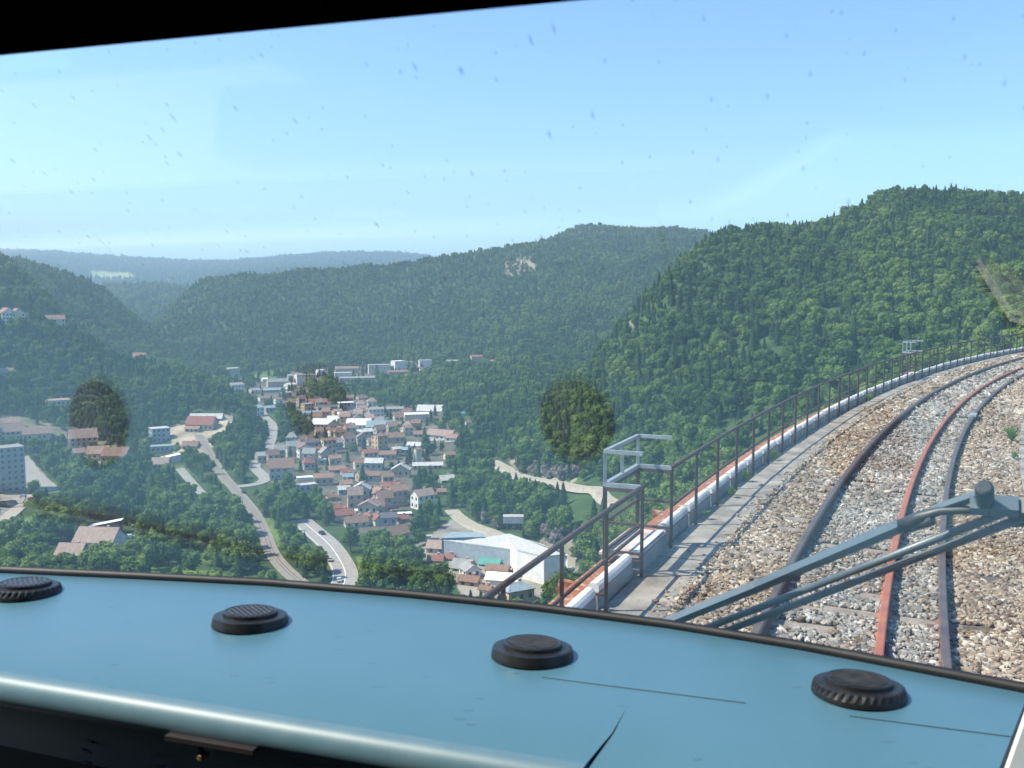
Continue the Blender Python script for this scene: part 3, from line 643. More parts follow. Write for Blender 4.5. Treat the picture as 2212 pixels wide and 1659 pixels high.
tl=n.nodes.new('ShaderNodeBsdfTranslucent'); n.links.new(cm.outputs[2],tl.inputs[0]); dm=n.nodes.new('ShaderNodeMixShader'); dm.inputs[0].default_value=.5; n.links.new(df.outputs[0],dm.inputs[1]); n.links.new(tl.outputs[0],dm.inputs[2])
m2=n.nodes.new('ShaderNodeMixShader'); n.links.new(ft,m2.inputs[0]); n.links.new(ms.outputs[0],m2.inputs[1]); n.links.new(dm.outputs[0],m2.inputs[2]); n.links.new(m2.outputs[0],out.inputs[0])
GNV=[]
for r in GR:
    for t in GT:
        a_=(gsurf(r,t+.01)-gsurf(r,t-.01)); b_=gsurf(r+.01,t)-gsurf(r-.01,t); q=a_.cross(b_).normalized(); GNV.append(q if q.dot(FV)>0 else -q)
k=len(GV); mb=MB(); mb.v=[tuple(x) for x in GV]+[tuple(x+y*.006) for x,y in zip(GV,GNV)]
mb.f=[tuple(f) for f in GF]+[tuple(i_+k for i_ in f[::-1]) for f in GF]
rim=[a*70 for a in range(62)]+[61*70+b_ for b_ in range(1,70)]+[a*70+69 for a in range(60,-1,-1)]+[b_ for b_ in range(68,0,-1)]
mb.f+=[(rim[i_],rim[(i_+1)%len(rim)],rim[(i_+1)%len(rim)]+k,rim[i_]+k) for i_ in range(len(rim))]
we=mb.build('windscreen',m_gl,smooth=True,label='curved glass windscreen flecked with insect marks above the blue dashboard',cat='windscreen')
we.data.set_sharp_from_angle(angle=math.radians(40))
uv=we.data.attributes.new('gpos','FLOAT_VECTOR','POINT')
uv.data.foreach_set('vector',np.array([(r,t*1.1,0) for r in GR for t in GT]*2,np.float32).ravel())
# header and cab shell
m_hd=mat('black_header_trim',(.0015,.0015,.0015),1,c2=(.0025,.0025,.0025),scale=5,spec=0)
mb=MB()
def kbox(f0,f1,r0,r1,z0,z1):
    V=[K(f,r,z) for z in(z0,z1) for f,r in((f0,r0),(f1,r0),(f1,r1),(f0,r1))]
    mb.add(V,[(0,1,2,3),(7,6,5,4),(0,4,5,1),(1,5,6,2),(2,6,7,3),(3,7,4,0)])
kbox(.48,.622,-2.1,.9,.182,.33); he=mb.build('windscreen_header',m_hd,label='black header beam across the top of the windscreen',cat='header beam')
mb=MB(); kbox(-1.4,.478,-1.9,.95,.30,.36); kbox(-1.4,-1.34,-1.9,.95,-2.0,.298); kbox(-1.338,.47,.89,.95,-1.2,.298); kbox(-1.338,.47,-1.9,-1.84,-1.2,.298); kbox(-1.338,1.9,-1.83,.88,-1.34,-1.28); mb.build('cab_shell',m_hd,label='dark cab roof and walls around the viewpoint',cat='cab wall')
# desk under the dashboard
dk=empty('control_desk',K(.95,-.7,-.75),label='dark control desk in shade under the dashboard edge',cat='control desk')
mb=MB(); V=[K(f,r,z) for r in(-2.0,.7) for f,z in((1.06,-.56),(1.04,-.95),(.80,-1.02),(.80,-1.25),(1.2,-1.25),(1.2,-.56))]
mb.add(V,[tuple(range(5,-1,-1)),tuple(range(6,12))]+[(j,(j+1)%6,6+(j+1)%6,6+j) for j in range(6)]); ch(mb.build('desk_body',m_desk),dk)
m_tick=mat('faint_dial_marks',(.10,.11,.10),.6); m_strip=mat('dull_metal_strip',(.07,.06,.065),.45,.6); m_brass=mat('tarnished_brass',(.35,.25,.1),.4,.7)
def onp(u,v,f):
    r=Vector(ray(u,v)); return r*(f/r.dot(FV))
mb=MB()
for k in range(15):
    a=math.radians(200-k*16); c0=onp(265,1655,1.035); rr_=RV*math.cos(a)+ZV*math.sin(a)
    mb.bar(c0+rr_*.052,c0+rr_*.066,.0035,.003)
ch(mb.build('dial_marks',m_tick),dk)
mb=MB(); mb.bar(onp(362,1590,.985),onp(552,1622,.985),.012,.006); ch(mb.build('metal_strip',m_strip),dk)
mb=MB(); mb.tube([onp(431,1608,.99),onp(437,1630,.99)],.0035,8); ch(mb.build('switch_stem',m_strip),dk)
mb=MB(); c0=onp(438,1633,.99); mb.lathe([(.002,-.006),(.007,-.003),(.007,.003),(.002,.006)],12,c=c0); ch(mb.build('switch_knob',m_brass),dk)
# white side trim at the right edge
m_trim=mat('cream_white_trim',(.75,.74,.68),.5,c2=(.7,.69,.63),scale=6)
mb=MB(); a=Vector(ray(2150,1716))*.98; c_=Vector(ray(2221,1515))*.99
nn=Vector((.05,0,0)); tt=Vector((0,-.006,0))
V=[a,a+nn,c_+nn,c_,a+tt,a+nn+tt,c_+nn+tt,c_+tt]
mb.add(V,[(0,1,2,3),(7,6,5,4),(0,4,5,1),(1,5,6,2),(2,6,7,3),(3,7,4,0)]); st_=mb.build('side_trim',m_trim,label='cream white window trim at the right end of the dashboard',cat='trim')
mb=MB(); i1=Vector((.004,.003,0)); i2=Vector((.046,.003,-.004)); tk=Vector((0,.012,0)); lo_=Vector((.002,0,-.004))
V=[a+i1,a+i2,c_+i2+lo_,c_+i1+lo_]; V=V+[v_+tk for v_ in V]
mb.add(V,[(0,1,2,3),(7,6,5,4),(0,4,5,1),(1,5,6,2),(2,6,7,3),(3,7,4,0)]); mb.build('reflection_mask',m_blk,st_)  # unseen black backing, added to keep the trim's reflection out of the windscreen
# wiper on the outside of the glass
m_wip=mat('wiper_sky_tint',(.065,.095,.12),.38,c2=(.085,.115,.14),scale=14,spec=.6)  # blue cast of the reflected sky is put into the base colour
m_wb=mat('black_wiper_fittings',(.02,.022,.025),.45,c2=(.03,.033,.037),scale=20)
wz=gl(2127,1075,.05); wi=empty('windscreen_wiper',wz,label='blue grey pantograph wiper with three parallel rods lying across the glass',cat='wiper')
mb=MB(); A=[gl(1405,1360,.022),gl(1636,1266,.03),gl(1946,1135,.04)]
for p,q in zip(A[:-1],A[1:]): mb.bar(p,q,.014,.012,up=GN)
ch(mb.build('wiper_arm',m_wip),wi)
mb=MB(); mb.tube([gl(1940,1138,.04),gl(1987,1117,.045),gl(2030,1104,.05),gl(2112,1101,.05),gl(2190,1100,.05)],[.0085,.0075,.0055,.0055,.0055],8); mb.tube([gl(1955,1143,.04),gl(2015,1124,.04)],.0065,8); ch(mb.build('arm_bend',m_wb,smooth=True),wi)
for pa,pb in(((1460,1382),(2165,1109)),((1500,1389),(2215,1116))):
    mb=MB(); mb.tube([gl(*pa,.03),gl((pa[0]+pb[0])/2,(pa[1]+pb[1])/2,.036),gl(*pb,.045)],.0056,10); ch(mb.build('wiper_rod',m_wip,smooth=True),wi)
mb=MB(); mb.bar(gl(2018,1102,.055),gl(2112,1070,.06),.011,.008,up=GN); mb.bar(gl(2095,1090,.05),gl(2200,1095,.05),.016,.02,up=GN); ch(mb.build('bracket',m_wip),wi)
mb=MB(); c0=gl(2127,1082,.05); up=(gl(2127,1040,.05)-c0).normalized()
M_=up.to_track_quat('Z','Y').to_matrix(); L_=(gl(2127,1049,.05)-c0).length
mb.lathe([(.008,-.004),(.0108,0),(.0108,L_*.75),(.0098,L_*.87),(.007,L_*.92)],20,c=c0,M=M_); ch(mb.build('pivot_cap',m_wb,smooth=False),wi)
mb=MB(); mb.bar(gl(2180,1108,.05),gl(2260,1104,.05),.032,.022,up=GN); ch(mb.build('clamp',m_wb),wi)

# ------------------------------------------------------------------ buildings of the valley
WALL={k:mat('render_'+nm,c,.9,c2=tuple(x*.82 for x in c),scale=.5,spec=.2) for k,nm,c in(('w','white',(.72,.70,.65)),('c','cream',(.62,.56,.44)),('g','grey',(.40,.39,.37)),('t','tan',(.48,.40,.30)),('o','apricot',(.58,.42,.27)),('p','pink',(.50,.36,.30)),('b','bluegrey',(.34,.39,.42)),('d','dark',(.16,.16,.16)))}
ROOF={k:mat('roof_'+nm,c,.85,c2=tuple(x*.75 for x in c),scale=.8,bump=.3,bscale=5,spec=.3) for k,nm,c in(('r','red',(.27,.11,.085)),('s','salmon',(.30,.185,.135)),('n','brown',(.24,.15,.11)),('g','grey',(.30,.29,.28)),('l','pale_grey',(.52,.51,.48)),('w','white',(.78,.76,.72)),('b','bluegrey',(.26,.33,.37)),('k','slate',(.12,.12,.135)),('p','pinkish',(.34,.245,.20)),('e','green',(.09,.30,.24)))}
m_pane=mat('dark_window_glass',(.05,.06,.07),.2,c2=(.03,.035,.04),scale=.6)
WINM={}
def win_mesh(wd,ht):
    k=(round(wd,1),round(ht,1))
    if k not in WINM:
        mb=MB(); mb.box((0,0,0),(k[0],.10,k[1])); me=bpy.data.meshes.new('window'); me.from_pydata(mb.v,[],mb.f); me.materials.append(m_pane); WINM[k]=me
    return WINM[k]
HPOS=[]
def house(x,y,z,yaw,W,D,H,rt,rh,wc,rc,label,cat='house',group='houses of the valley town',wins=True,chim=False):
    nm={'house':'house','hall':'industrial_hall','apartment block':'apartment_block','church':'church'}.get(cat,'house')
    e=empty(nm,(x,y,z),yaw,label=label,cat=cat,group=group)
    b=MB(); w2,d2=W/2,D/2
    if rt=='gx':   # ridge along width
        V=[(-w2,-d2,-4),(w2,-d2,-4),(w2,d2,-4),(-w2,d2,-4),(-w2,-d2,H),(w2,-d2,H),(w2,d2,H),(-w2,d2,H),(-w2,0,H+rh),(w2,0,H+rh)]
        b.add(V,[(0,1,5,4),(2,3,7,6),(0,4,8,7,3),(1,2,6,9,5),(4,5,9,8),(6,7,8,9)])
    elif rt=='gy':
        V=[(-w2,-d2,-4),(w2,-d2,-4),(w2,d2,-4),(-w2,d2,-4),(-w2,-d2,H),(w2,-d2,H),(w2,d2,H),(-w2,d2,H),(0,-d2,H+rh),(0,d2,H+rh)]
        b.add(V,[(0,1,5,8,4),(2,3,7,9,6),(0,4,7,3),(1,2,6,5),(4,8,9,7),(5,6,9,8)])
    else:
        V=[(sx*w2,sy*d2,zz_) for zz_ in(-4,H) for sx,sy in((-1,-1),(1,-1),(1,1),(-1,1))]
        b.add(V,[(0,1,5,4),(1,2,6,5),(2,3,7,6),(3,0,4,7),(4,5,6,7)])
    b.build('wall',WALL[wc],e)
    r=MB(); o=.45; t=.22
    def slab(q):
        n_=(Vector(q[1])-Vector(q[0])).cross(Vector(q[2])-Vector(q[0])).normalized()*t
        if n_.z<0: n_=-n_
        k=len(q); V=[Vector(p)+n_*.1 for p in q]+[Vector(p)+n_*1.1 for p in q]
        r.add(V,[tuple(range(k-1,-1,-1)),tuple(range(k,2*k))]+[(j,(j+1)%k,k+(j+1)%k,k+j) for j in range(k)])
    if rt=='gx':
        dz=rh*o/d2
        slab([(-w2-o,-d2-o,H-dz),(w2+o,-d2-o,H-dz),(w2+o,0,H+rh),(-w2-o,0,H+rh)]); slab([(w2+o,d2+o,H-dz),(-w2-o,d2+o,H-dz),(-w2-o,0,H+rh),(w2+o,0,H+rh)])
    elif rt=='gy':
        dz=rh*o/w2
        slab([(-w2-o,-d2-o,H-dz),(0,-d2-o,H+rh),(0,d2+o,H+rh),(-w2-o,d2+o,H-dz)]); slab([(w2+o,-d2-o,H-dz),(w2+o,d2+o,H-dz),(0,d2+o,H+rh),(0,-d2-o,H+rh)])
    elif rt=='hip':
        k=max(0,w2-d2*.9); k2=max(0,d2-w2*.9); a_,b_,c_,d_=[(sx*(w2+o),sy*(d2+o),H-.1) for sx,sy in((-1,-1),(1,-1),(1,1),(-1,1))]
        if k>=k2: p,q=(-k,0,H+rh),(k,0,H+rh); slab([a_,b_,q,p]); slab([c_,d_,p,q]); slab([b_,c_,q]); slab([d_,a_,p])
        else: p,q=(0,-k2,H+rh),(0,k2,H+rh); slab([a_,b_,p]); slab([b_,c_,q,p]); slab([c_,d_,q]); slab([d_,a_,p,q])
    elif rt=='shed':
        b2=[(-w2-o,-d2-o,H+.05),(w2+o,-d2-o,H+rh+.05),(w2+o,d2+o,H+rh+.05),(-w2-o,d2+o,H+.05)]; slab(b2)
        f=MB(); f.add([(-w2,-d2,H),(w2,-d2,H),(w2,-d2,H+rh),(-w2,d2,H),(w2,d2,H),(w2,d2,H+rh)],[(0,1,2),(5,4,3),(1,4,5,2),(0,2,5,3)]); f.build('upper_wall',WALL[wc],e)
    elif rt=='vault':
        pr=[(-d2-o,H-.1)]+[(-(d2+.1)*math.cos(a),H+rh*math.sin(a)) for a in np.linspace(.05,math.pi-.05,12)]+[(d2+o,H-.1)]; V=[(sx*(w2+o),yy,zz_) for sx in(-1,1) for yy,zz_ in pr]; k=len(pr)
        r.add(V,[(i,i+1,k+i+1,k+i) for i in range(k-1)]+[tuple(range(k-1,-1,-1)),tuple(range(k,2*k))])
    else:
        slab([(-w2-.2,-d2-.2,H),(w2+.2,-d2-.2,H),(w2+.2,d2+.2,H),(-w2-.2,d2+.2,H)])
    ro=r.build('roof',ROOF[rc],e)
    if chim and rh>0:
        c=MB(); c.box((w2*.35,d2*.25,H+rh*.8),(.9,.9,2.2)); c.box((w2*.35,d2*.25,H+rh*.8+1.2),(1.15,1.15,.2)); c.build('chimney',WALL['p'],ro)
    if wins and W>5:
        nf=max(1,int((H-.3)/2.8)); 
        for face,(L,off,ry) in(('f',(W,-d2,0)),('l',(D,-w2,-math.pi/2)),('r',(D,w2,math.pi/2))):
            if face=='r' and not(yaw<-.15): continue
            if face=='l' and yaw<-.15: continue
            nc=max(1,min(6,int(L/3.0)))
            for i in range(nf):
                for j in range(nc):
                    if random.random()<.08: continue
                    xx=-L/2+L*(j+.5)/nc; zc=(i+.55)*H/nf
                    wo=bpy.data.objects.new('window',win_mesh(min(1.3,L/nc*.5),1.5)); COL.objects.link(wo); wo.parent=e
                    wo.location=(xx,off-.0,zc) if face=='f' else ((off,-xx,zc) if face=='l' else (off,xx,zc)); wo.rotation_euler=(0,0,ry)
    HPOS.append((x,y,math.hypot(W,D)/2)); return e
def H(k,x,yb,wpx,hpx,dr,rt,rpx,wc,rc,yaw,label,cat='house',wins=True,chim=None,group='houses of the valley town',lim=None):
    u,v=zz(k,x,yb); p=hit(u,v); d=math.hypot(p[0],p[1]); s=.2604*d/FPX
    W=1.03*wpx*s/max(.75,math.cos(math.radians(yaw))); Hh=hpx*s*1.02; D=W*dr; rh=rpx*s*1.0
    ya=math.radians(yaw)-math.atan2(p[0],p[1])
    # front wall centre sits on the base point
    cxn=Vector((math.sin(-ya),math.cos(-ya),0)); c=Vector(p)+cxn*(D/2)
    house(c.x,c.y,p[2],ya,W,D,Hh,rt,rh,wc,rc,label,cat,group,wins and d<1200,(cat=='house' and d<900) if chim is None else chim)
    hw=wpx*.2604/2; hh=(hpx+rpx)*.2604; PROT.append((u-hw,u+hw,v-hh*1.35,v-hh*.28,d))
HL=[
# far terrace and head of the valley
('2',288,352,85,58,.8,'flat',0,'c','l',20,'pale apartment block alone at the foot of the left wooded hill','apartment block'),
('2',318,492,92,62,.8,'gx',14,'w','g',25,'white house at the tip of the dark wooded hill, first of the far quarter'),
('2',470,505,70,30,.8,'gx',14,'c','g',30,'small cream house just right of the white house at the hill tip'),
('2',545,400,45,18,1,'gx',10,'w','w',15,'tiny white cottage at the edge of the green field at valley head'),
('2',645,445,150,42,.4,'gx',22,'o','g',12,'long apricot house with grey roof below the green field','house'),
('2',775,388,80,34,.6,'gx',12,'t','g',10,'tan house behind the tall narrow white house of the far quarter'),
('2',832,432,48,84,1,'gx',12,'w','g',28,'tall narrow white house in the far quarter'),
('2',905,362,105,16,.5,'flat',0,'g','g',8,'long low grey shed on the far terrace'),
('2',765,462,70,34,.8,'gx',12,'w','l',30,'low white house at the foot of the tall narrow white house'),
('2',1012,348,62,40,.8,'flat',0,'w','w',20,'small white cube house left of the long red roofed block on the terrace'),
('2',1222,335,185,42,.25,'gx',16,'t','s',5,'long tan terrace block with reddish roof','apartment block'),
('2',1190,362,135,34,.3,'flat',0,'w','w',8,'white flat roofed hall directly before the reddish roofed terrace block','hall'),
('2',1310,402,290,30,.15,'gx',10,'g','g',4,'very long low grey building strung along the terrace edge','hall'),
('2',1490,335,172,72,.3,'flat',0,'c','l',8,'broad beige apartment block on the terrace','apartment block'),
('2',1660,300,78,68,.8,'flat',0,'w','w',30,'white apartment block with shaded end, right of the broad beige one','apartment block'),
('2',1735,272,70,30,.5,'flat',0,'g','g',6,'grey wing behind the white apartment block on the terrace'),
('2',1640,345,150,24,.4,'gx',12,'p','n',6,'low pink house row under the white apartment block'),
('2',1872,285,98,60,.5,'flat',0,'w','l',10,'white apartment slab at the right end of the terrace','apartment block'),
('2',1860,312,70,16,.7,'gx',10,'w','r',10,'little red roofed house under the white slab at the terrace end'),
('2',2090,248,105,16,.6,'gx',8,'w','g',6,'low white farmhouse between trees beyond the terrace end'),
('2',2300,248,88,52,.8,'gx',12,'p','r',12,'red roofed pink block standing alone among the trees','apartment block'),
('2',2425,248,45,16,.8,'gx',10,'o','s',8,'small orange roofed house right of the lone pink block'),
# middle of the town
('2',600,490,150,18,.4,'gx',16,'g','b',8,'low blue grey roofed row across the street of the far quarter'),
('2',725,530,68,36,.8,'gx',8,'o','g',18,'apricot cube house in the middle of the far quarter'),
('2',552,565,92,26,.7,'gx',14,'w','n',22,'white house with brown roof beside the white gabled house'),
('2',658,588,52,38,.9,'gx',12,'w','n',22,'narrow white house next to the brown roofed one by the road'),
('2',725,606,42,34,.9,'gx',10,'c','n',22,'small cream house before the large brown roof'),
('2',800,600,120,22,.7,'hip',30,'t','n',14,'house under a large dull brown hipped roof at the town edge'),
('2',965,600,175,24,.5,'gx',28,'p','r',6,'long house with broad red brown roof left of the dark trees'),
('2',907,640,74,52,.9,'flat',0,'o','g',24,'apricot box shaped house above the rounded grey hall'),
('2',930,690,165,20,.45,'vault',22,'g','b',5,'grey hall with rounded blue metal roof','hall'),
('2',1060,650,150,34,.6,'gx',16,'g','k',10,'grey house with slate roof right of the apricot box'),
('2',1150,690,60,44,.9,'gx',12,'o','g',25,'orange lit house left of the white roofs'),
('2',1222,640,115,62,.7,'flat',0,'g','w',14,'grey hall topped by a bright white roof slab above the white roofs','hall'),
('2',1330,620,110,46,.6,'gx',14,'g','k',6,'slate roofed building behind the church tower'),
('2',500,690,60,70,1.3,'gx',16,'w','b',40,'white gabled house with blue grey roof where the climbing road begins'),
('2',590,660,80,40,.7,'gx',14,'g','b',15,'blue grey house among the trees right of the white gabled house'),
('2',1465,700,120,66,.6,'hip',18,'w','g',20,'grand white town hall with many windows right of the church'),
('2',1465,745,110,22,.5,'flat',0,'w','w',15,'low white annexe in front of the town hall'),
('2',1600,650,170,22,.4,'gx',14,'g','g',6,'long grey roofed row behind the town hall'),
('2',1800,740,190,66,.5,'gx',10,'c','w',8,'cream hall with white roof, the lower of the two big halls','hall',False),
('2',1900,672,200,26,.6,'gx',44,'w','l',-12,'white hall with broad pale grey gable roof above the cream hall','hall',False),
('2',1030,790,185,36,.45,'gx',42,'w','w',-14,'workshop under a long tilted white roof, leftmost of the white roofs','hall'),
('2',1110,735,90,26,.6,'gx',20,'w','w',10,'small white roofed workshop behind the leftmost white roof','hall'),
('2',1235,700,170,28,.4,'gx',16,'g','w',8,'grey row with two pale roofs between the white workshops','hall'),
('2',1312,800,190,40,.45,'gx',46,'w','w',-12,'largest workshop with broad white roof in the middle of town','hall'),
('2',1360,850,150,24,.5,'gx',20,'c','l',-10,'cream house with pale roof tucked under the largest white roof'),
('2',1500,820,230,44,.45,'gx',44,'w','b',-8,'white hall with wide blue grey roof','hall'),
('2',1350,700,80,50,.8,'gx',16,'p','r',12,'red roofed house left of the church'),
('2',1985,890,200,44,.35,'gx',42,'w','p',-28,'long factory with pinkish roof and white row of windows at the right edge of town','hall'),
('2',2080,900,90,30,.8,'gx',26,'w','s',-25,'orange roofed house at the end of the long pinkish factory'),
('2',1735,850,72,64,.9,'gx',14,'c','n',28,'cream house with brown roof between the blue roof and the pinkish factory'),
('2',1850,865,150,26,.5,'gx',24,'g','n',-6,'wide brown roofed house before the pinkish factory'),
('2',1700,775,130,20,.5,'gx',20,'g','n',-8,'brown roofed row behind the cream house'),
('2',1210,830,110,30,.7,'gx',20,'c','l',14,'cream house among the white workshops'),
('2',1230,900,80,34,.8,'gx',16,'w','l',20,'little white house below the white workshops'),
('2',1620,910,150,46,.6,'gx',34,'p','n',10,'pink house with brown roof beside the bright facade'),
('2',1520,965,82,112,.9,'gx',14,'o','n',36,'tall house with sunlit apricot facade full of windows'),
('2',1420,850,110,36,.7,'gx',20,'g','l',12,'grey house with pale roof left of the tall sunlit facade'),
('2',1445,930,90,34,.8,'gx',20,'w','n',16,'white house just left of the tall sunlit facade'),
('2',1080,1000,100,110,.7,'gx',16,'c','n',26,'tall cream house with sunlit side left of the tall dark trees'),
('2',1130,860,90,44,.8,'gx',20,'w','n',20,'white house with brown roof behind the tall cream house'),
('2',1030,850,120,40,.7,'gx',24,'t','n',12,'tan house with brown roof before the leftmost white roof'),
('2',862,905,54,24,.9,'gx',26,'p','s',14,'small house with bright orange roof by the dark trees'),
('2',985,1030,60,70,.9,'gx',14,'g','n',12,'narrow grey house between the grey block and the tall cream house'),
('2',930,1005,118,96,.7,'gx',20,'b','k',14,'grey blue apartment house with many windows','apartment block'),
('2',850,985,90,60,.7,'gx',16,'g','n',12,'grey house left of the grey blue apartment house'),
('2',705,1000,112,34,.9,'shed',30,'b','b',8,'blue grey workshop with stepped metal roof','hall',False),
('2',560,1075,150,60,.6,'gx',24,'g','g',14,'grey building with grey roof beside the bend of the side road'),
('2',680,1215,192,98,.6,'gx',66,'g','s',3,'big grey school building with broad salmon roof','house'),
('2',915,1135,92,56,.8,'hip',40,'g','r',10,'house with steep red hipped roof right of the salmon roof'),
('2',1125,1110,90,72,.8,'gx',24,'t','s',10,'tan block with flat orange roof beside the dark firs'),
('2',1140,1160,130,26,.6,'gx',26,'p','s',6,'low house with orange roof under the tan block'),
('2',1010,1090,70,40,.8,'flat',0,'g','l',10,'small grey box house between the red hipped roof and the firs'),
('2',885,1222,152,22,.5,'flat',0,'w','w',3,'white flat roofed building with a bright slab edge','hall',False),
('2',900,1320,140,60,.5,'flat',0,'b','l',22,'pale blue modern house with tall windows under the white slab'),
('2',1032,1265,150,66,.6,'gx',30,'t','s',5,'tan house with salmon roof right of the white slab'),
('2',1220,1180,80,26,.8,'gx',24,'p','r',12,'small pink house with red roof in the centre of the lower town'),
('2',1335,1130,90,56,.8,'gx',22,'c','n',14,'cream house with brown roof in the lower town'),
('2',1440,1140,140,64,.7,'gx',32,'g','l',-10,'large grey house with pale grey roof in the lower town'),
('2',1420,1030,110,40,.7,'gx',22,'p','r',16,'pink house with red roof under the tall sunlit facade'),
('2',1560,1050,120,44,.7,'gx',24,'g','n',-8,'grey house with brown roof left of the steep street'),
('2',1640,1020,60,60,.8,'gx',14,'o','l',30,'narrow apricot house at the top of the steep street'),
('2',1770,960,110,26,.6,'gx',26,'b','l',-20,'blue grey house with pale tilted roof by the trees'),
('2',1700,1000,80,34,.8,'gx',18,'b','b',-10,'small blue house below the pale tilted roof'),
('2',1815,1075,40,110,1.2,'gx',10,'c','n',22,'slim cream tower house left of the square dark grove'),
('2',1662,1200,145,66,.7,'gy',44,'t','l',-8,'tan gabled house with pale roof and big gable wall'),
('2',1890,1130,240,32,.3,'gx',22,'t','l',2,'long low building with flat grey roof in front of the dark grove','hall'),
('2',1565,1240,90,50,.8,'gx',24,'t','n',12,'tan house with brown roof under the pale gabled house'),
('2',1370,1230,90,60,.8,'gx',24,'p','n',26,'pink house with sunlit end beside the three gables'),
('2',1445,1230,100,50,.8,'gx',26,'g','n',-6,'grey house under the large pale grey roof'),
('2',1230,1215,80,24,.8,'gx',22,'g','b',6,'small blue roofed house in the lower town'),
('2',1215,1310,92,60,.8,'gx',26,'t','s',8,'tan house with faded orange roof above the tall grey gable'),
('2',1335,1420,135,125,.9,'gy',44,'g','l',-6,'tall grey gabled house with a pale capping roof'),
('2',1460,1370,80,60,.8,'gx',20,'o','n',28,'orange lit house right of the tall grey gable'),
('2',1580,1350,160,56,.7,'gx',50,'g','r',-4,'house with dark red roof and pale ridge right of the tall grey gable'),
('2',1200,1340,90,44,.8,'gx',24,'b','l',10,'pale blue house left of the tall grey gable'),
('2',1100,1390,70,30,.9,'gx',24,'p','n',14,'small pinkish roofed house at the left edge of the lower town'),
('2',1515,1460,134,74,.9,'hip',56,'t','n',6,'house with pyramid shaped brown roof'),
('2',1200,1550,150,44,.7,'gx',36,'c','r',18,'cream house with bright red roof at the lower end of town'),
('2',1160,1480,80,28,.9,'gx',22,'p','r',14,'small house with dull red roof behind the bright red one'),
('2',1300,1610,180,40,.5,'gx',40,'w','n',8,'long white house with brown roof at the bottom of town'),
('2',1420,1590,70,50,1.2,'gy',34,'w','r',24,'white gabled house with red roof at the bottom of town'),
('2',1490,1600,70,54,1.2,'gy',34,'c','r',24,'cream gabled twin right of the white gabled house'),
('2',1570,1600,130,70,.8,'gx',30,'g','k',6,'grey house with slate roof right of the gabled twin'),
('2',1350,1495,110,22,.7,'flat',0,'t','w',8,'low tan workshop with white roof panel','hall'),
('2',1700,1520,110,20,.6,'flat',0,'p','w',4,'red walled workshop with white roof strip beside the trees','hall'),
('2',1690,1570,90,30,.7,'gx',22,'o','r',20,'small orange lit house with red roof under the white roof strip'),
('2',1880,1455,135,112,.7,'gx',44,'w','p',34,'tall white walled house with pinkish roof alone among trees'),
('2',2005,1340,70,26,.9,'gx',22,'p','s',10,'small orange roofed house half hidden in the right hand trees'),
('2',2060,1240,110,24,.7,'gx',34,'g','l',20,'house with pale grey roof half hidden in the right hand trees'),
('2',2080,1050,80,40,.8,'gx',20,'c','n',18,'cream house at the right edge of town below the orange roof'),
('2',2190,690,40,26,.8,'gx',10,'w','e',10,'small building with bright green roof at the foot of the right slope'),
('2',2230,790,40,50,.8,'gx',14,'c','n',20,'cream house in the gully right of town'),
('4',1385,790,150,96,.8,'gx',56,'g','t' if False else 'n',30,'dusty tan roofed house with grey wall above the bottom trees'),
# factory quarter under the viaduct
('5',295,1000,150,46,.8,'gx',50,'p','p',-16,'house with pinkish tan roof left of the big factory'),
('5',290,1075,120,20,.7,'gx',34,'p','r',-10,'red roofed shed in the row below the pinkish house'),
('5',400,1060,90,20,.7,'gx',26,'p','r',-14,'second red roofed shed, right of the first, in the same row'),
('5',520,1060,150,18,.6,'gx',30,'t','n',-14,'brown roofed shed at the right end of the row of sheds'),
('5',500,1150,150,30,.8,'gx',60,'t','g',-24,'tan house with grey roof below the row of sheds'),
('5',735,1110,160,20,.6,'gx',36,'g','e',-24,'shed with green roof below the big factory','hall'),
('5',610,1200,120,60,1.1,'gy',40,'w','g',24,'white gabled house in front of the green shed'),
('5',800,1160,180,24,.5,'gx',34,'t','n',-16,'low brown roofed workshop right of the green shed','hall'),
('5',840,1290,260,70,.5,'gx',46,'w','w',-16,'large white hall with white roof at the bottom by the railing','hall',False),
('5',1010,1420,210,120,.7,'hip',46,'o','b',32,'apricot house with blue grey roof and rows of windows by the railing'),
('5',560,1270,150,40,.7,'gx',34,'p','n',-24,'pinkish house with cream edges hidden in the bottom trees'),
('5',700,1330,90,34,.7,'gx',24,'c','n',-24,'small cream house just left of the apricot one'),
('5',240,930,34,76,1,'flat',0,'g','l',10,'slim grey and yellow tower by the factory road','hall',False),
# left bank
('3',770,1300,270,112,.7,'gx',92,'w','p',-30,'white house with broad tan roof on the lawn at the left'),
('3',560,1330,170,40,.8,'gx',70,'t','p',-30,'pinkish roofed outbuilding left of the white lawn house'),
('3',860,1110,240,50,.3,'shed',46,'d','w',-14,'open shed with thin tilted white roof behind the lawn house','hall',False),
('3',60,770,250,330,.6,'flat',0,'g','g',12,'big grey apartment block at the left picture edge','apartment block'),
('3',90,340,190,66,.5,'gx',50,'c','p',6,'pale terrace of houses at the left edge of the hamlet'),
('3',310,345,190,56,.5,'gx',46,'c','p',4,'second pale terrace in the hamlet, right of the first'),
('3',60,230,170,30,.5,'gx',34,'t','p',4,'tan house row behind the pale terraces of the hamlet'),
('3',700,420,190,96,.7,'gx',60,'t','p',6,'large tan house with pinkish roof among dark trees'),
('3',810,500,150,50,.8,'gx',50,'c','p',-10,'cream house in front of the large tan house'),
('3',940,530,170,60,.8,'gx',56,'t','n',-24,'brown gabled house right of the cream house'),
('3',660,470,90,30,.8,'gx',30,'c','p',8,'small cream cottage between the dark firs'),
('3',1340,350,130,104,.8,'flat',0,'b','l',14,'grey blue cube house by the gravel yard'),
('3',1350,440,170,50,.5,'flat',0,'b','b',8,'long low grey building under the cube house'),
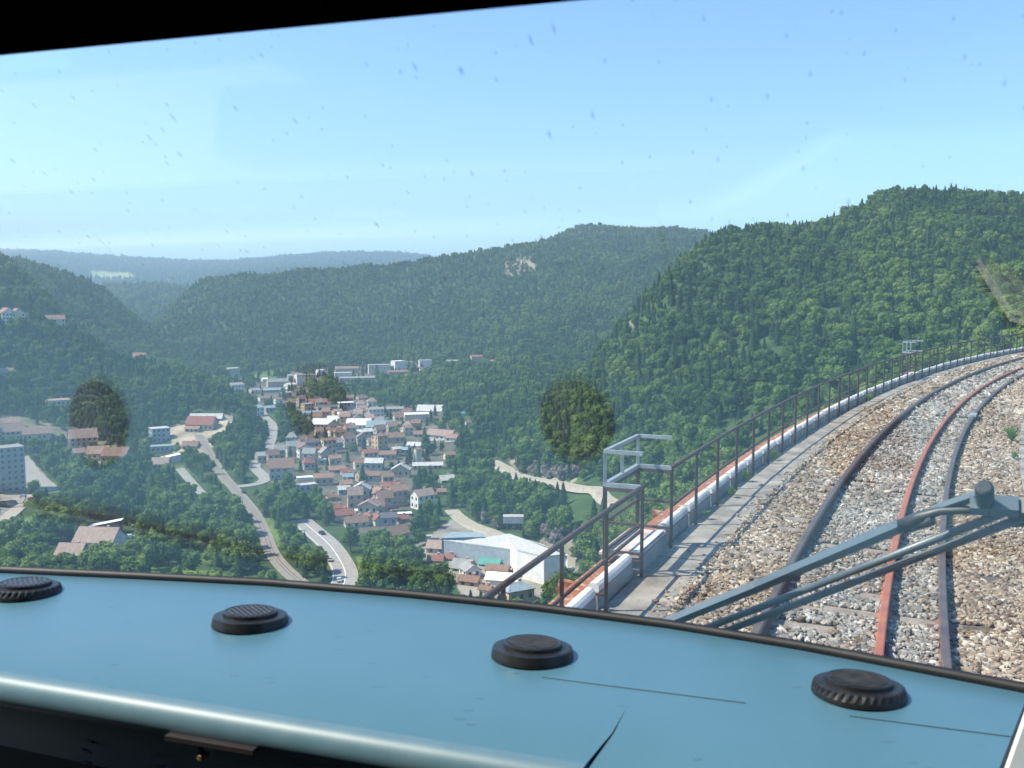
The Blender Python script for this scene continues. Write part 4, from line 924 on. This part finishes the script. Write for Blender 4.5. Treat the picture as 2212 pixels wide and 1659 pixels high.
('3',1425,520,130,34,.6,'shed',24,'w','w',10,'white roofed pavilion right of the low grey building','hall',False),
('3',1325,580,120,46,.8,'gx',44,'p','p',-14,'pinkish house at the edge of the tall trees'),
('3',1570,410,110,24,.7,'gx',32,'p','n',-20,'brown roofed hut beside the railway line'),
('3',1650,260,200,52,.6,'gx',58,'t','r',-22,'railway station building with red roof'),
('3',1590,270,100,26,.7,'gx',26,'t','s',-22,'small orange roofed annexe left of the station'),
('3',1705,190,240,34,.35,'gx',34,'g','l',-14,'long grey shed behind the red station roof','hall'),
# houses on the left hill
('1',80,760,92,84,.8,'gy',36,'w','s',24,'left one of the two joined red roofed houses high on the left hill'),
('1',160,752,90,76,.8,'gy',36,'c','s',18,'right one of the two joined red roofed houses high on the left hill'),
('1',460,745,130,28,.5,'gx',30,'c','s',6,'long low house with orange roof in the hillside trees'),
('1',1140,1055,90,28,.8,'gx',30,'g','n',-30,'small dark roofed hut on top of the left wooded spur'),
('1',490,1440,150,44,.6,'gx',10,'c','p',12,'cream house with flat looking pale roof in the left trees'),
('1',50,1190,120,26,.7,'gx',34,'t','p',10,'tan house at the left edge under the wooded slope'),
]
for h in HL:
    a=list(h); kw={}
    if len(a)>12: kw['cat']=a[12]
    if len(a)>13: kw['wins']=a[13]
    H(*a[:12],**kw)
# smaller houses squeezed between the named ones
WN={'w':'white','c':'cream','g':'grey','t':'tan','p':'pink'}; RN={'n':'brown','g':'grey','r':'dull red','p':'pinkish','l':'pale grey','s':'salmon'}
base=[(zz(h[0],h[1],h[2]),h[11]) for h in HL if h[0]=='2' and len(h[11].split())<=10 and h[2]>560]
FILL=0; rr_=random.Random(5); tries=0; usedl=set()
while FILL<95 and tries<9000:
    tries+=1; bx,lb=rr_.choice(base); dx,dy=rr_.uniform(-32,32),rr_.uniform(-24,24); uu,vv=bx[0]+dx,bx[1]+dy
    if not inpoly(np.array([uu]),np.array([vv]),P_TOWN)[0]: continue
    pp=hit(uu,vv); dcl=min(math.hypot(pp[0]-hx,pp[1]-hy)-hr for hx,hy,hr in HPOS)
    if dcl<3.4 or dcl>16: continue
    side=('right' if dx>0 else 'left')+' of' if abs(dx)>abs(dy) else ('just below' if dy>0 else 'just behind')
    wc=rr_.choice('wccggttp'); rc=rr_.choice('nnggrppls'); l_='small %s house with %s roof %s the %s'%(WN[wc],RN[rc],side,lb)
    if (side,lb) in usedl or len(l_.split())>16: continue
    usedl.add((side,lb)); ya=math.radians(rr_.choice((-14,-6,6,12,20,28)))-math.atan2(pp[0],pp[1]); W_=rr_.uniform(6.5,9.5)
    house(pp[0],pp[1],pp[2],ya,W_,W_*.75,rr_.uniform(5,8.5),rr_.choice(('gx','gx','gy','hip')),rr_.uniform(2.2,3.4),wc,rc,l_,chim=True); FILL+=1
# church with spire
u,v=zz('2',1398,700); p=hit(u,v); s=.2604*math.hypot(p[0],p[1])/FPX
chh=empty('church',p,math.radians(14),label='white church with pointed bell tower in the middle of town',cat='church')
mb=MB(); mb.box((0,0,24*s),(26*s,26*s,56*s)); mb.build('tower',WALL['w'],chh)
mb=MB(); mb.lathe([(18*s,0),(9*s,14*s),(4*s,30*s),(.3*s,56*s)],8,c=(0,0,52*s)); mb.build('spire',ROOF['k'],chh)
mb=MB(); W_=24*s; L_=70*s; Hh=26*s
mb.add([(-W_,15*s,-3),(W_,15*s,-3),(W_,15*s+L_,-3),(-W_,15*s+L_,-3),(-W_,15*s,Hh),(W_,15*s,Hh),(W_,15*s+L_,Hh),(-W_,15*s+L_,Hh),(0,15*s,Hh+18*s),(0,15*s+L_,Hh+18*s)],[(0,1,5,8,4),(2,3,7,9,6),(0,4,7,3),(1,2,6,5)]); mb.build('nave',WALL['w'],chh)
mb=MB()
for sx in(-1,1): mb.add([(sx*(W_+.4),14*s,Hh-.4),(0,14*s,Hh+18.4*s),(0,16*s+L_,Hh+18.4*s),(sx*(W_+.4),16*s+L_,Hh-.4)],[(0,1,2,3)] if sx<0 else [(3,2,1,0)])
mb.build('roof',ROOF['k'],chh)
PROT.append((u-12,u+12,v-34,v-5,math.hypot(p[0],p[1])))
# the big L shaped factory beside the railing
def P5(x,y): return hit(*zz('5',x,y))
fa_o=P5(1180,1190); fe_=empty('factory',fa_o,label='big grey factory with long flat roofs and white end wall beside the railing',cat='factory')
bz=FL+.3
def fpoly(pix,ztop,zbase,wallm,roofm,nm):
    """prism whose roof outline is given on the plane z=ztop"""
    pts=[]
    for x,y in pix:
        r=Vector(ray(*zz('5',x,y))); pts.append(r*(ztop/r.z)-Vector(fa_o))
    k=len(pts); mb=MB(); mb.add([(p_.x,p_.y,zbase-fa_o[2]) for p_ in pts]+[(p_.x,p_.y,p_.z) for p_ in pts],[(j,(j+1)%k,k+(j+1)%k,k+j) for j in range(k)]); mb.build('wall',wallm,fe_)
    mb=MB(); c_=sum(pts,Vector())/k; V=[c_+(p_-c_)*1.012 for p_ in pts]
    mb.add([(q.x,q.y,q.z+.05) for q in V]+[(q.x,q.y,q.z+.55) for q in V],[tuple(range(k-1,-1,-1)),tuple(range(k,2*k))]+[(j,(j+1)%k,k+(j+1)%k,k+j) for j in range(k)]); mb.build('roof',roofm,fe_)
zb=FL-2
fpoly([(970,975),(1195,1030),(1385,1010),(1390,1025),(1180,930),(1010,880),(915,845),(880,850)],FL+10.5,zb,WALL['w'],ROOF['l'],'a')
fpoly([(365,895),(960,975),(905,842),(530,900)],FL+7,zb,WALL['b'],ROOF['l'],'b')
fpoly([(345,880),(700,868),(690,838),(430,828)],FL+7.6,zb,WALL['b'],ROOF['b'],'c')
PROT.append((zz('5',340,0)[0],zz('5',960,0)[0],zz('5',0,835)[1],zz('5',0,925)[1],420)); PROT.append((zz('5',980,0)[0],zz('5',1390,0)[0],zz('5',0,860)[1],zz('5',0,1150)[1],400))
mb=MB(); q=P5(940,945)-fa_o; mb.box((q[0],q[1]+6,FL+11-fa_o[2]),(9,5,3)); mb.build('roof_housing',WALL['g'],fe_)
# cars
def car(k,x,y,yaw,c,label):
    u,v=zz(k,x,y); p=hit(u,v); m=mat('car_paint',c,.25,.1,c2=tuple(q*.9 for q in c),scale=1)
    e=empty('car',(p[0],p[1],p[2]+.4),math.radians(yaw),label=label,cat='car',group='cars in the valley')
    mb=MB(); pr=[(-2.1,.35),(-2.1,.85),(-1.3,.95),(-.8,1.45),(.9,1.45),(1.6,1.0),(2.1,.85),(2.1,.35)]; V=[(a,sy*.85*(.85 if z_>1.2 else 1),z_) for sy in(-1,1) for a,z_ in pr]; k_=len(pr)
    mb.add(V,[tuple(range(k_)),tuple(range(2*k_-1,k_-1,-1))]+[(j,k_+j,k_+(j+1)%k_,(j+1)%k_) for j in range(k_)]); mb.build('body',m,e)
    mb=MB(); mb.add([(-1.22,sy*.83,1.0) for sy in(-1,1)]+[(-.84,sy*.74,1.4) for sy in(-1,1)],[(0,1,3,2)]); mb.build('rear_window',m_pane,e).location=(-.03,0,0.01)
    mb=MB(); mb.add([(1.56,sy*.83,1.02) for sy in(-1,1)]+[(.94,sy*.74,1.42) for sy in(-1,1)],[(0,2,3,1)]); mb.build('windscreen',m_pane,e).location=(.03,0,.02)
    for a in(-1.3,1.3):
        for sy in(-1,1):
            mb=MB(); mb.lathe([(.2,-.1),(.33,-.1),(.33,.1),(.2,.1)],14,M=Matrix.Rotation(math.pi/2,3,'X')); mb.build('wheel',m_blk,e).location=(a,sy*.8,.33)
    d=math.hypot(p[0],p[1]); PROT.append((u-5,u+5,v-6,v+1,d))
for c_ in (('3',265,835,20,(.35,.03,.04),'red car parked beside the bushes at the grey apartment block'),('3',190,815,30,(.6,.6,.6),'silver car by the bush at the foot of the grey block'),
 ('3',1075,1150,25,(.75,.75,.75),'white car parked on the lawn drive by the tilted white roof'),('4',735,705,125,(.03,.03,.04),'dark car driving at the top of the two lane road'),
 ('4',880,1100,105,(.5,.5,.52),'silver car at the bottom end of the two lane road'),('4',800,930,110,(.4,.4,.41),'grey car in the left lane of the two lane road'),('2',362,1330,120,(.04,.04,.05),'dark car beside the railway junction'),
 ('3',1130,1060,15,(.45,.47,.5),'grey car on the drive behind the white parked car'),('5',1410,1150,40,(.7,.7,.7),'white car parked behind the factory end wall')): car(*c_)

# ------------------------------------------------------------------ trees
def leaf_mat(name,st): return attr_shader(name,st,None,.75,(.9,.75,1.25),trans=.42)
m_leaf=leaf_mat('broadleaf_foliage',[(0,(.052,.104,.022)),(.35,(.098,.168,.031)),(.7,(.142,.216,.040)),(1,(.19,.26,.054))])
m_need=leaf_mat('conifer_foliage',[(0,(.028,.062,.024)),(.5,(.050,.098,.034)),(1,(.08,.14,.046))])
m_dead=leaf_mat('dead_scrub',[(0,(.16,.14,.12)),(1,(.34,.31,.28))])
m_bark=mat('bark',(.10,.08,.06),.95,c2=(.06,.05,.04),scale=3)
def crown(seed,h,rw,kind,nl=620):
    r=np.random.default_rng(seed); pts=[];nor=[];sz=[]
    if kind=='b':
        nb=r.integers(8,12); blobs=[]
        for i in range(nb):
            a=r.random()*6.283; q=math.sqrt(r.random())*rw*.62; zc=h*(.36+.44*r.random()); br=rw*(.36+.26*r.random())*(1.1-.5*abs(zc/h-.55))
            blobs.append((q*math.cos(a),q*math.sin(a),zc,br))
        blobs.append((0,0,h*.62,rw*.62)); blobs.append((.1*rw,0,h*.84,rw*.36))
        for i in range(nl):
            b_=blobs[r.integers(len(blobs))]; d=r.normal(size=3); d[2]=d[2]+.35; d/=np.linalg.norm(d); q=b_[3]*(.80+.28*r.random())
            pts.append(np.array(b_[:3])+d*q*np.array([1,1,.9])); nor.append(d+r.normal(size=3)*.55); sz.append(.38+.42*r.random())
        core=[(b_[0],b_[1],b_[2],b_[3]*.78) for b_ in blobs]
    else:
        for i in range(nl):
            t=r.random()**.8; z=h*(.08+.92*t); q=rw*(1-t)**.85*(.55+.5*r.random())+.1; a=r.random()*6.283
            d=np.array([math.cos(a),math.sin(a),.25]); pts.append(np.array([q*math.cos(a),q*math.sin(a),z-.25*q])); nor.append(d+r.normal(size=3)*.45+np.array([0,0,.5])); sz.append(.30+.35*r.random()*(1.2-t))
        core=[]
    V=[];Fc=[]
    for p,n_,s in zip(pts,nor,sz):
        n_=n_/np.linalg.norm(n_); a=np.cross(n_,r.normal(size=3)); a/=np.linalg.norm(a); b_=np.cross(n_,a); k=len(V)
        V+=[p+a*s,p+b_*s*.8,p-a*s*.95,p-b_*s*.75]; Fc.append((k,k+1,k+2,k+3))
    me_v=V; 
    if kind=='b':
        bm=bmesh.new()
        for c_ in core[:6]+core[-2:]: bmesh.ops.create_icosphere(bm,subdivisions=1,radius=c_[3],matrix=Matrix.Translation(c_[:3]))
        k=len(V); bm.verts.index_update(); V+= [tuple(v.co) for v in bm.verts]; Fc+=[tuple(v.index+k for v in f.verts) for f in bm.faces]; bm.free()
    else:
        n8=8; k=len(V); V+=[(rw*.55*math.cos(a),rw*.55*math.sin(a),h*.12) for a in np.linspace(0,6.283,n8+1)[:-1]]+[(0,0,h*.97)]; Fc+=[(k+j,k+(j+1)%n8,k+n8) for j in range(n8)]
    me=bpy.data.meshes.new('crown'); me.from_pydata([tuple(map(float,v)) for v in V],[],Fc); me.update(); return me
CROWN=[]
for i,(h,rw,kd,nl) in enumerate(((12,4.6,'b',700),(13.5,4.2,'b',700),(10.5,4.4,'b',620),(14.5,5.2,'b',820),(15,3.7,'c',620),(13,3.2,'c',520),(4.2,2.6,'b',260))):
    me=crown(40+i,h,rw,kd,nl); me.materials.append(m_need if kd=='c' else m_leaf); CROWN.append((me,h,rw,kd))
TRUNK=[]
for i,(me,h,rw,kd) in enumerate(CROWN):
    mb=MB(); mb.tube([(0,0,-1.5),(.05,0,h*.25),(0,.08,h*.6 if kd=='b' else h*.9)],[h*.028,h*.02,h*.006],7)
    if kd=='b':
        for a in(.4,2.3,4.4): mb.tube([(0,0,h*.25),(rw*.25*math.cos(a),rw*.25*math.sin(a),h*.42),(rw*.45*math.cos(a),rw*.45*math.sin(a),h*.58)],[h*.012,h*.008,h*.003],5)
    t=bpy.data.meshes.new('trunk'); t.from_pydata(mb.v,[],mb.f); t.materials.append(m_bark); TRUNK.append(t)
# candidate positions
cand=[]
for d0,d1,s in((235,620,5.5),(620,1000,5.3),(1000,1700,6.5),(1700,2600,8.2),(2600,4000,14),(4000,8600,34)):
    g=np.arange(-d1*.75,d1*.75,s); gy=np.arange(d0*.6,d1,s); A,B=np.meshgrid(g,gy); A=A+(rng.random(A.shape)-.5)*s*.95; B=B+(rng.random(B.shape)-.5)*s*.95
    d=np.hypot(A,B); m=(d>=d0)&(d<d1)&(np.abs(np.arctan2(A,B))<math.radians(34)); cand.append(np.stack([A[m],B[m],np.full(m.sum(),s)],1))
cand=np.concatenate(cand); X,Y,SP_=cand.T; Zg=height(X,Y); Dd=np.hypot(X,Y)
thb=np.linspace(math.radians(-36),math.radians(36),900); db=np.geomspace(200,9000,500); tt_,dd_=np.meshgrid(thb,db,indexing='ij')
cmx=np.maximum.accumulate(height(np.sin(tt_)*dd_,np.cos(tt_)*dd_)/dd_,axis=1)
ti=np.clip(np.searchsorted(thb,np.arctan2(X,Y)),0,899); di=np.clip(np.searchsorted(db,Dd*.97)-1,0,499)
U,Vv=proj(np.stack([X,Y,Zg],1))
vis=((Zg+13)/Dd>cmx[ti,di]-.004)&(U>-160)&(U<2380)&(Vv<1420)
keep=vis.copy(); rn=rng.random(len(X))
def thin(poly,pr,dmin,dmax):
    global keep
    m=inpoly(U,Vv,poly)&(Dd>dmin)&(Dd<dmax); keep&=~(m&(rn>pr))
thin(P_TOWN,.22,0,1700); thin(P_YARD,.03,0,900); thin(P_YARD2,.12,0,600); thin(P_PARK,.0,0,800); thin(P_HAM,.30,0,900); thin(P_FIELD,.0,3500,9000)
for g in P_GRASS: thin(g,.05,0,1700)
for g in P_ROCK: thin(g,.5,0,3000)
# clearings: a slow noise opens small glades on the near valley floor
keep&=~((Dd<640)&(vnoise(X/26,Y/26,21)>.74)&(rn>.2))
keep&=~((Dd>=640)&(Dd<3000)&(vnoise(X/45,Y/45,22)>.9)&(rn>.7))
X,Y,Zg,Dd,U,Vv,SP_,rn=[a[keep] for a in(X,Y,Zg,Dd,U,Vv,SP_,rn)]
# kind: broadleaf forms mostly, conifers in patches higher up
cn=vnoise(X/130,Y/130,31)*.6+vnoise(X/37,Y/37,32)*.4; hi=np.clip((Zg+60)/160,0,1)
con=(rng.random(len(X))<np.clip((cn-.52)*2.4+.16*hi,.02,.7)); con&=(Dd>520)|(rng.random(len(X))<.10)
kd=np.where(con,rng.integers(4,6,len(X)),rng.integers(0,4,len(X)))
sc_=np.where(SP_==5.5,.78,np.where(SP_<6,.66,np.where(SP_<9,.74,SP_/9.8)))*np.exp(np.clip(rng.normal(0,.22,len(X)),-.45,.34)); sc_=np.where(con,sc_*.85,sc_); sc_=np.where(Dd>4000,1.9*np.exp(rng.normal(0,.15,len(X))),sc_)
edge=np.zeros(len(X),bool)
for g in P_ROCK+P_GRASS+[P_TOWN]: edge|=inpoly(U,Vv,g)&(Dd<1700)
kd=np.where(edge&~con&(rng.random(len(X))<.35),6,kd)
hh=np.array([c[1] for c in CROWN])[kd]*sc_; rw_=np.array([c[2] for c in CROWN])[kd]*sc_
pxh=hh*FPX/Dd; pxr=rw_*FPX/Dd
ok=np.ones(len(X),bool)
for (u0,u1,v0,v1,d) in PROT:
    ok&=~((Dd<d+25)&(U+pxr*.75>u0)&(U-pxr*.75<u1)&(Vv>v0)&(Vv-pxh*.92<v1))
for hx,hy,hr in HPOS: ok&=((X-hx)**2+(Y-hy)**2>(hr+1.5)**2)
X,Y,Zg,Dd,U,Vv,kd,sc_,rn,hh=[a[ok] for a in(X,Y,Zg,Dd,U,Vv,kd,sc_,rn,hh)]
tone=np.clip(.42+.9*(vnoise(X/55,Y/55,41)-.5)+.5*(vnoise(X/17,Y/17,42)-.5)+rng.normal(0,.15,len(X)),0,1)
rz=rng.random(len(X))*6.283
size=hh/Dd*((U>-20)&(U<2235)&(Vv<1330+.1*(U>1000)*(U-1000)))
# hide those covered by the viaduct deck: the deck is nearer than every tree
deckv=np.interp(U,[1150,1256,1423,1550,1714,1870,2027,2212,2400],[1330,1281,1145,1028,924,840,787,752,730]); size=np.where((U>1150)&(Vv-hh*FPX/Dd>deckv),0,size)
order=np.argsort(-size); bl_=[i for i in order if kd[i] in(0,1,2,3,6)][:285]; cf_=[i for i in order if kd[i] in(4,5) and size[i]>0][:40]
ZN=[((-50,0,120,780,1000),'on the hillside under the joined red roofed houses'),((-50,1000,330,1120),None)]
def zone(u,v,d):
    if u<330:
        if v<850: return 'on the left hill around the red roofed houses'
        if v<990: return 'in the hamlet on the left bank'
        if v<1110: return 'in the tall grove between the grey apartment block and the lane'
        if v<1190: return 'along the dark edge of the lawn above the tilted white roof'
        return 'on the lawn around the white house at the lower left'
    if u<480:
        if v<1000: return 'below the gravel yard on the left bank'
        if v<1130: return 'in the tall grove left of the railway line'
        return 'on the slope left of the railway line above the dashboard'
    if u<640:
        if v<1060: return 'on the wooded strip between the railway and the climbing road'
        if d<430: return 'between the railway line and the two lane road'
        return 'beside the railway bend under the side road'
    if u<790:
        if v<1000: return 'around the blue grey workshops at the town edge'
        if v<1130: return 'on the bank between the side road and the lower town'
        return 'along the inner side of the two lane road'
    if u<960:
        if v<1080: return 'between the houses of the town'
        return 'in the bottom wood right of the two lane road'
    if u<1110:
        if v<1050: return 'on the right edge of the town'
        if v<1140: return 'around the lone tall white walled house'
        return 'in the bottom wood beside the factory quarter'
    if v<1010: return 'on the slope above the ledge road'
    return 'on the steep slope between the ledge road and the railing'
def tree(i,kind):
    u,v=U[i],Vv[i]; zn=zone(u,v,Dd[i])
    t_='pale green' if tone[i]>.62 else ('dark green' if tone[i]<.32 else 'mid green')
    if kind=='broadleaf': nm='broadleaf_tree' if kd[i]!=6 else 'shrub'; lb=('%s broadleaf tree %s' if kd[i]!=6 else '%s low shrub %s')%(t_,zn)
    else: nm='conifer'; lb='dark pointed conifer '+zn; t_='dark'
    e=bpy.data.objects.new(nm,None); COL.objects.link(e); e.location=(X[i],Y[i],Zg[i]-.3); e.rotation_euler=(0,0,rz[i]); e.scale=(sc_[i],)*3
    tag(e,lb,'conifer' if kind!='broadleaf' else ('tree' if kd[i]!=6 else 'shrub'),('conifers ' if kind!='broadleaf' else 'trees ' if kd[i]!=6 else 'shrubs ')+zn+', '+t_)
    c=bpy.data.objects.new('crown',CROWN[kd[i]][0]); COL.objects.link(c); c.parent=e; c['tone']=float(tone[i])
    t=bpy.data.objects.new('trunk',TRUNK[kd[i]]); COL.objects.link(t); t.parent=e
    return c
PROTO={}
for i in bl_:
    c=tree(i,'broadleaf'); PROTO.setdefault(int(kd[i]),c)
for i in cf_:
    c=tree(i,'conifer'); PROTO.setdefault(int(kd[i]),c)
used=np.zeros(len(X),bool); used[bl_]=True; used[cf_]=True
ks=sorted(PROTO); idx=np.array([ks.index(k) if k in ks else 0 for k in kd])
m=~used; n_=m.sum()
scatter('forest',np.stack([X,Y,Zg-.3],1)[m],np.stack([np.zeros(n_),np.zeros(n_),rz[m]],1),np.stack([sc_,sc_,sc_],1)[m],{'tone':tone[m],'kind_index':idx[m]},[PROTO[k] for k in ks],'mixed green forest covering the hillsides all round the valley','forest')
print('TREES',len(X),n_,len(bl_),len(cf_),len(HPOS))
# grey dead scrub on the scarp by the ledge road and above the factory
sp_=[]
for poly,k in((zp('5',(850,160),(1000,180),(1120,230),(1230,240),(1460,280),(1480,400),(1300,410),(1000,340)),70),(zp('5',(560,620),(760,560),(920,700),(1000,800),(800,800),(620,720)),60),(zp('5',(1050,820),(1300,760),(1400,850),(1300,950),(1100,880)),40)):
    xs=[q[0] for q in poly]; ys=[q[1] for q in poly]; c_=0
    while c_<k:
        a,b_=rng.uniform(min(xs),max(xs)),rng.uniform(min(ys),max(ys))
        if inpoly(np.array([a]),np.array([b_]),poly)[0]: sp_.append(hit(a,b_)); c_+=1
me=crown(77,5,2.4,'b',260); me.materials.append(m_dead)
p0=sp_[0]; so_=bpy.data.objects.new('dead_bush',me); COL.objects.link(so_); so_.location=p0; so_['tone']=.5; tag(so_,'grey leafless bush on the scarp above the ledge road','bush')
sp_=np.array(sp_[1:]); k=len(sp_)
scatter('dead_scrub',sp_,np.stack([np.zeros(k),np.zeros(k),rng.random(k)*6.28],1),(.6+.6*rng.random((k,1)))*np.ones((1,3)),{'tone':rng.random(k),'kind_index':np.zeros(k,int)},[so_],'grey leafless scrub on the steep right hand scarps','scrub')
# weeds on the viaduct
m_weed=mat('weed_leaves',(.09,.17,.03),.7,c2=(.16,.24,.06),scale=30)
def weed(o,ph,hgt,nb,label,z=-3.04):
    r=random.Random(int(ph*1e5)); mb=MB()
    for k in range(nb):
        a=r.random()*6.283; le=r.uniform(.04,hgt*.55); w_=r.uniform(.008,.02); zt=hgt*r.uniform(.4,1); c_=Vector((math.cos(a),math.sin(a),0)); s_=Vector((-math.sin(a),math.cos(a),0))
        mb.add([s_*-w_*.3,s_*w_*.3,c_*le*.5+s_*w_+Vector((0,0,zt*.7)),c_*le+Vector((0,0,zt)),c_*le*.5-s_*w_+Vector((0,0,zt*.7))],[(0,1,2,3,4)])
    p=P(o,ph,z); e=mb.build('weed',m_weed,label=label,cat='weed'); e.location=p
weed(-.92,.478,.34,60,'tall green weed growing at the inner edge of the ballast')
weed(-.98,.462,.16,26,'low green weed nearer the windscreen on the inner ballast edge')
weed(2.93,.4265,.16,34,'small bright green weed at the foot of the fence')
weed(2.96,.4345,.2,40,'green weed tuft by the kerb pipe just past the bright one')
weed(2.95,.449,.2,40,'dry looking weed tuft under the middle of the railing')
weed(2.95,.4165,.13,24,'flat weed in the shadow of the kerb beyond the near refuge')
weed(2.9,.520,.24,44,'farther weed clump along the kerb before the far refuge')

# ------------------------------------------------------------------ valley haze
m_hz=bpy.data.materials.new('haze_air'); m_hz.use_nodes=True; n=m_hz.node_tree; n.nodes.clear(); out=n.nodes.new('ShaderNodeOutputMaterial'); pv=n.nodes.new('ShaderNodeVolumePrincipled')
pv.inputs['Color'].default_value=(.60,.82,1,1); pv.inputs['Density'].default_value=HAZE_D; pv.inputs['Anisotropy'].default_value=.25; n.links.new(pv.outputs[0],out.inputs['Volume'])
mb=MB(); mb.box((0,6900,150),(30000,14400,620)); mb.build('haze',m_hz,label='thin blue summer haze filling the valley air',cat='haze',kind='stuff')
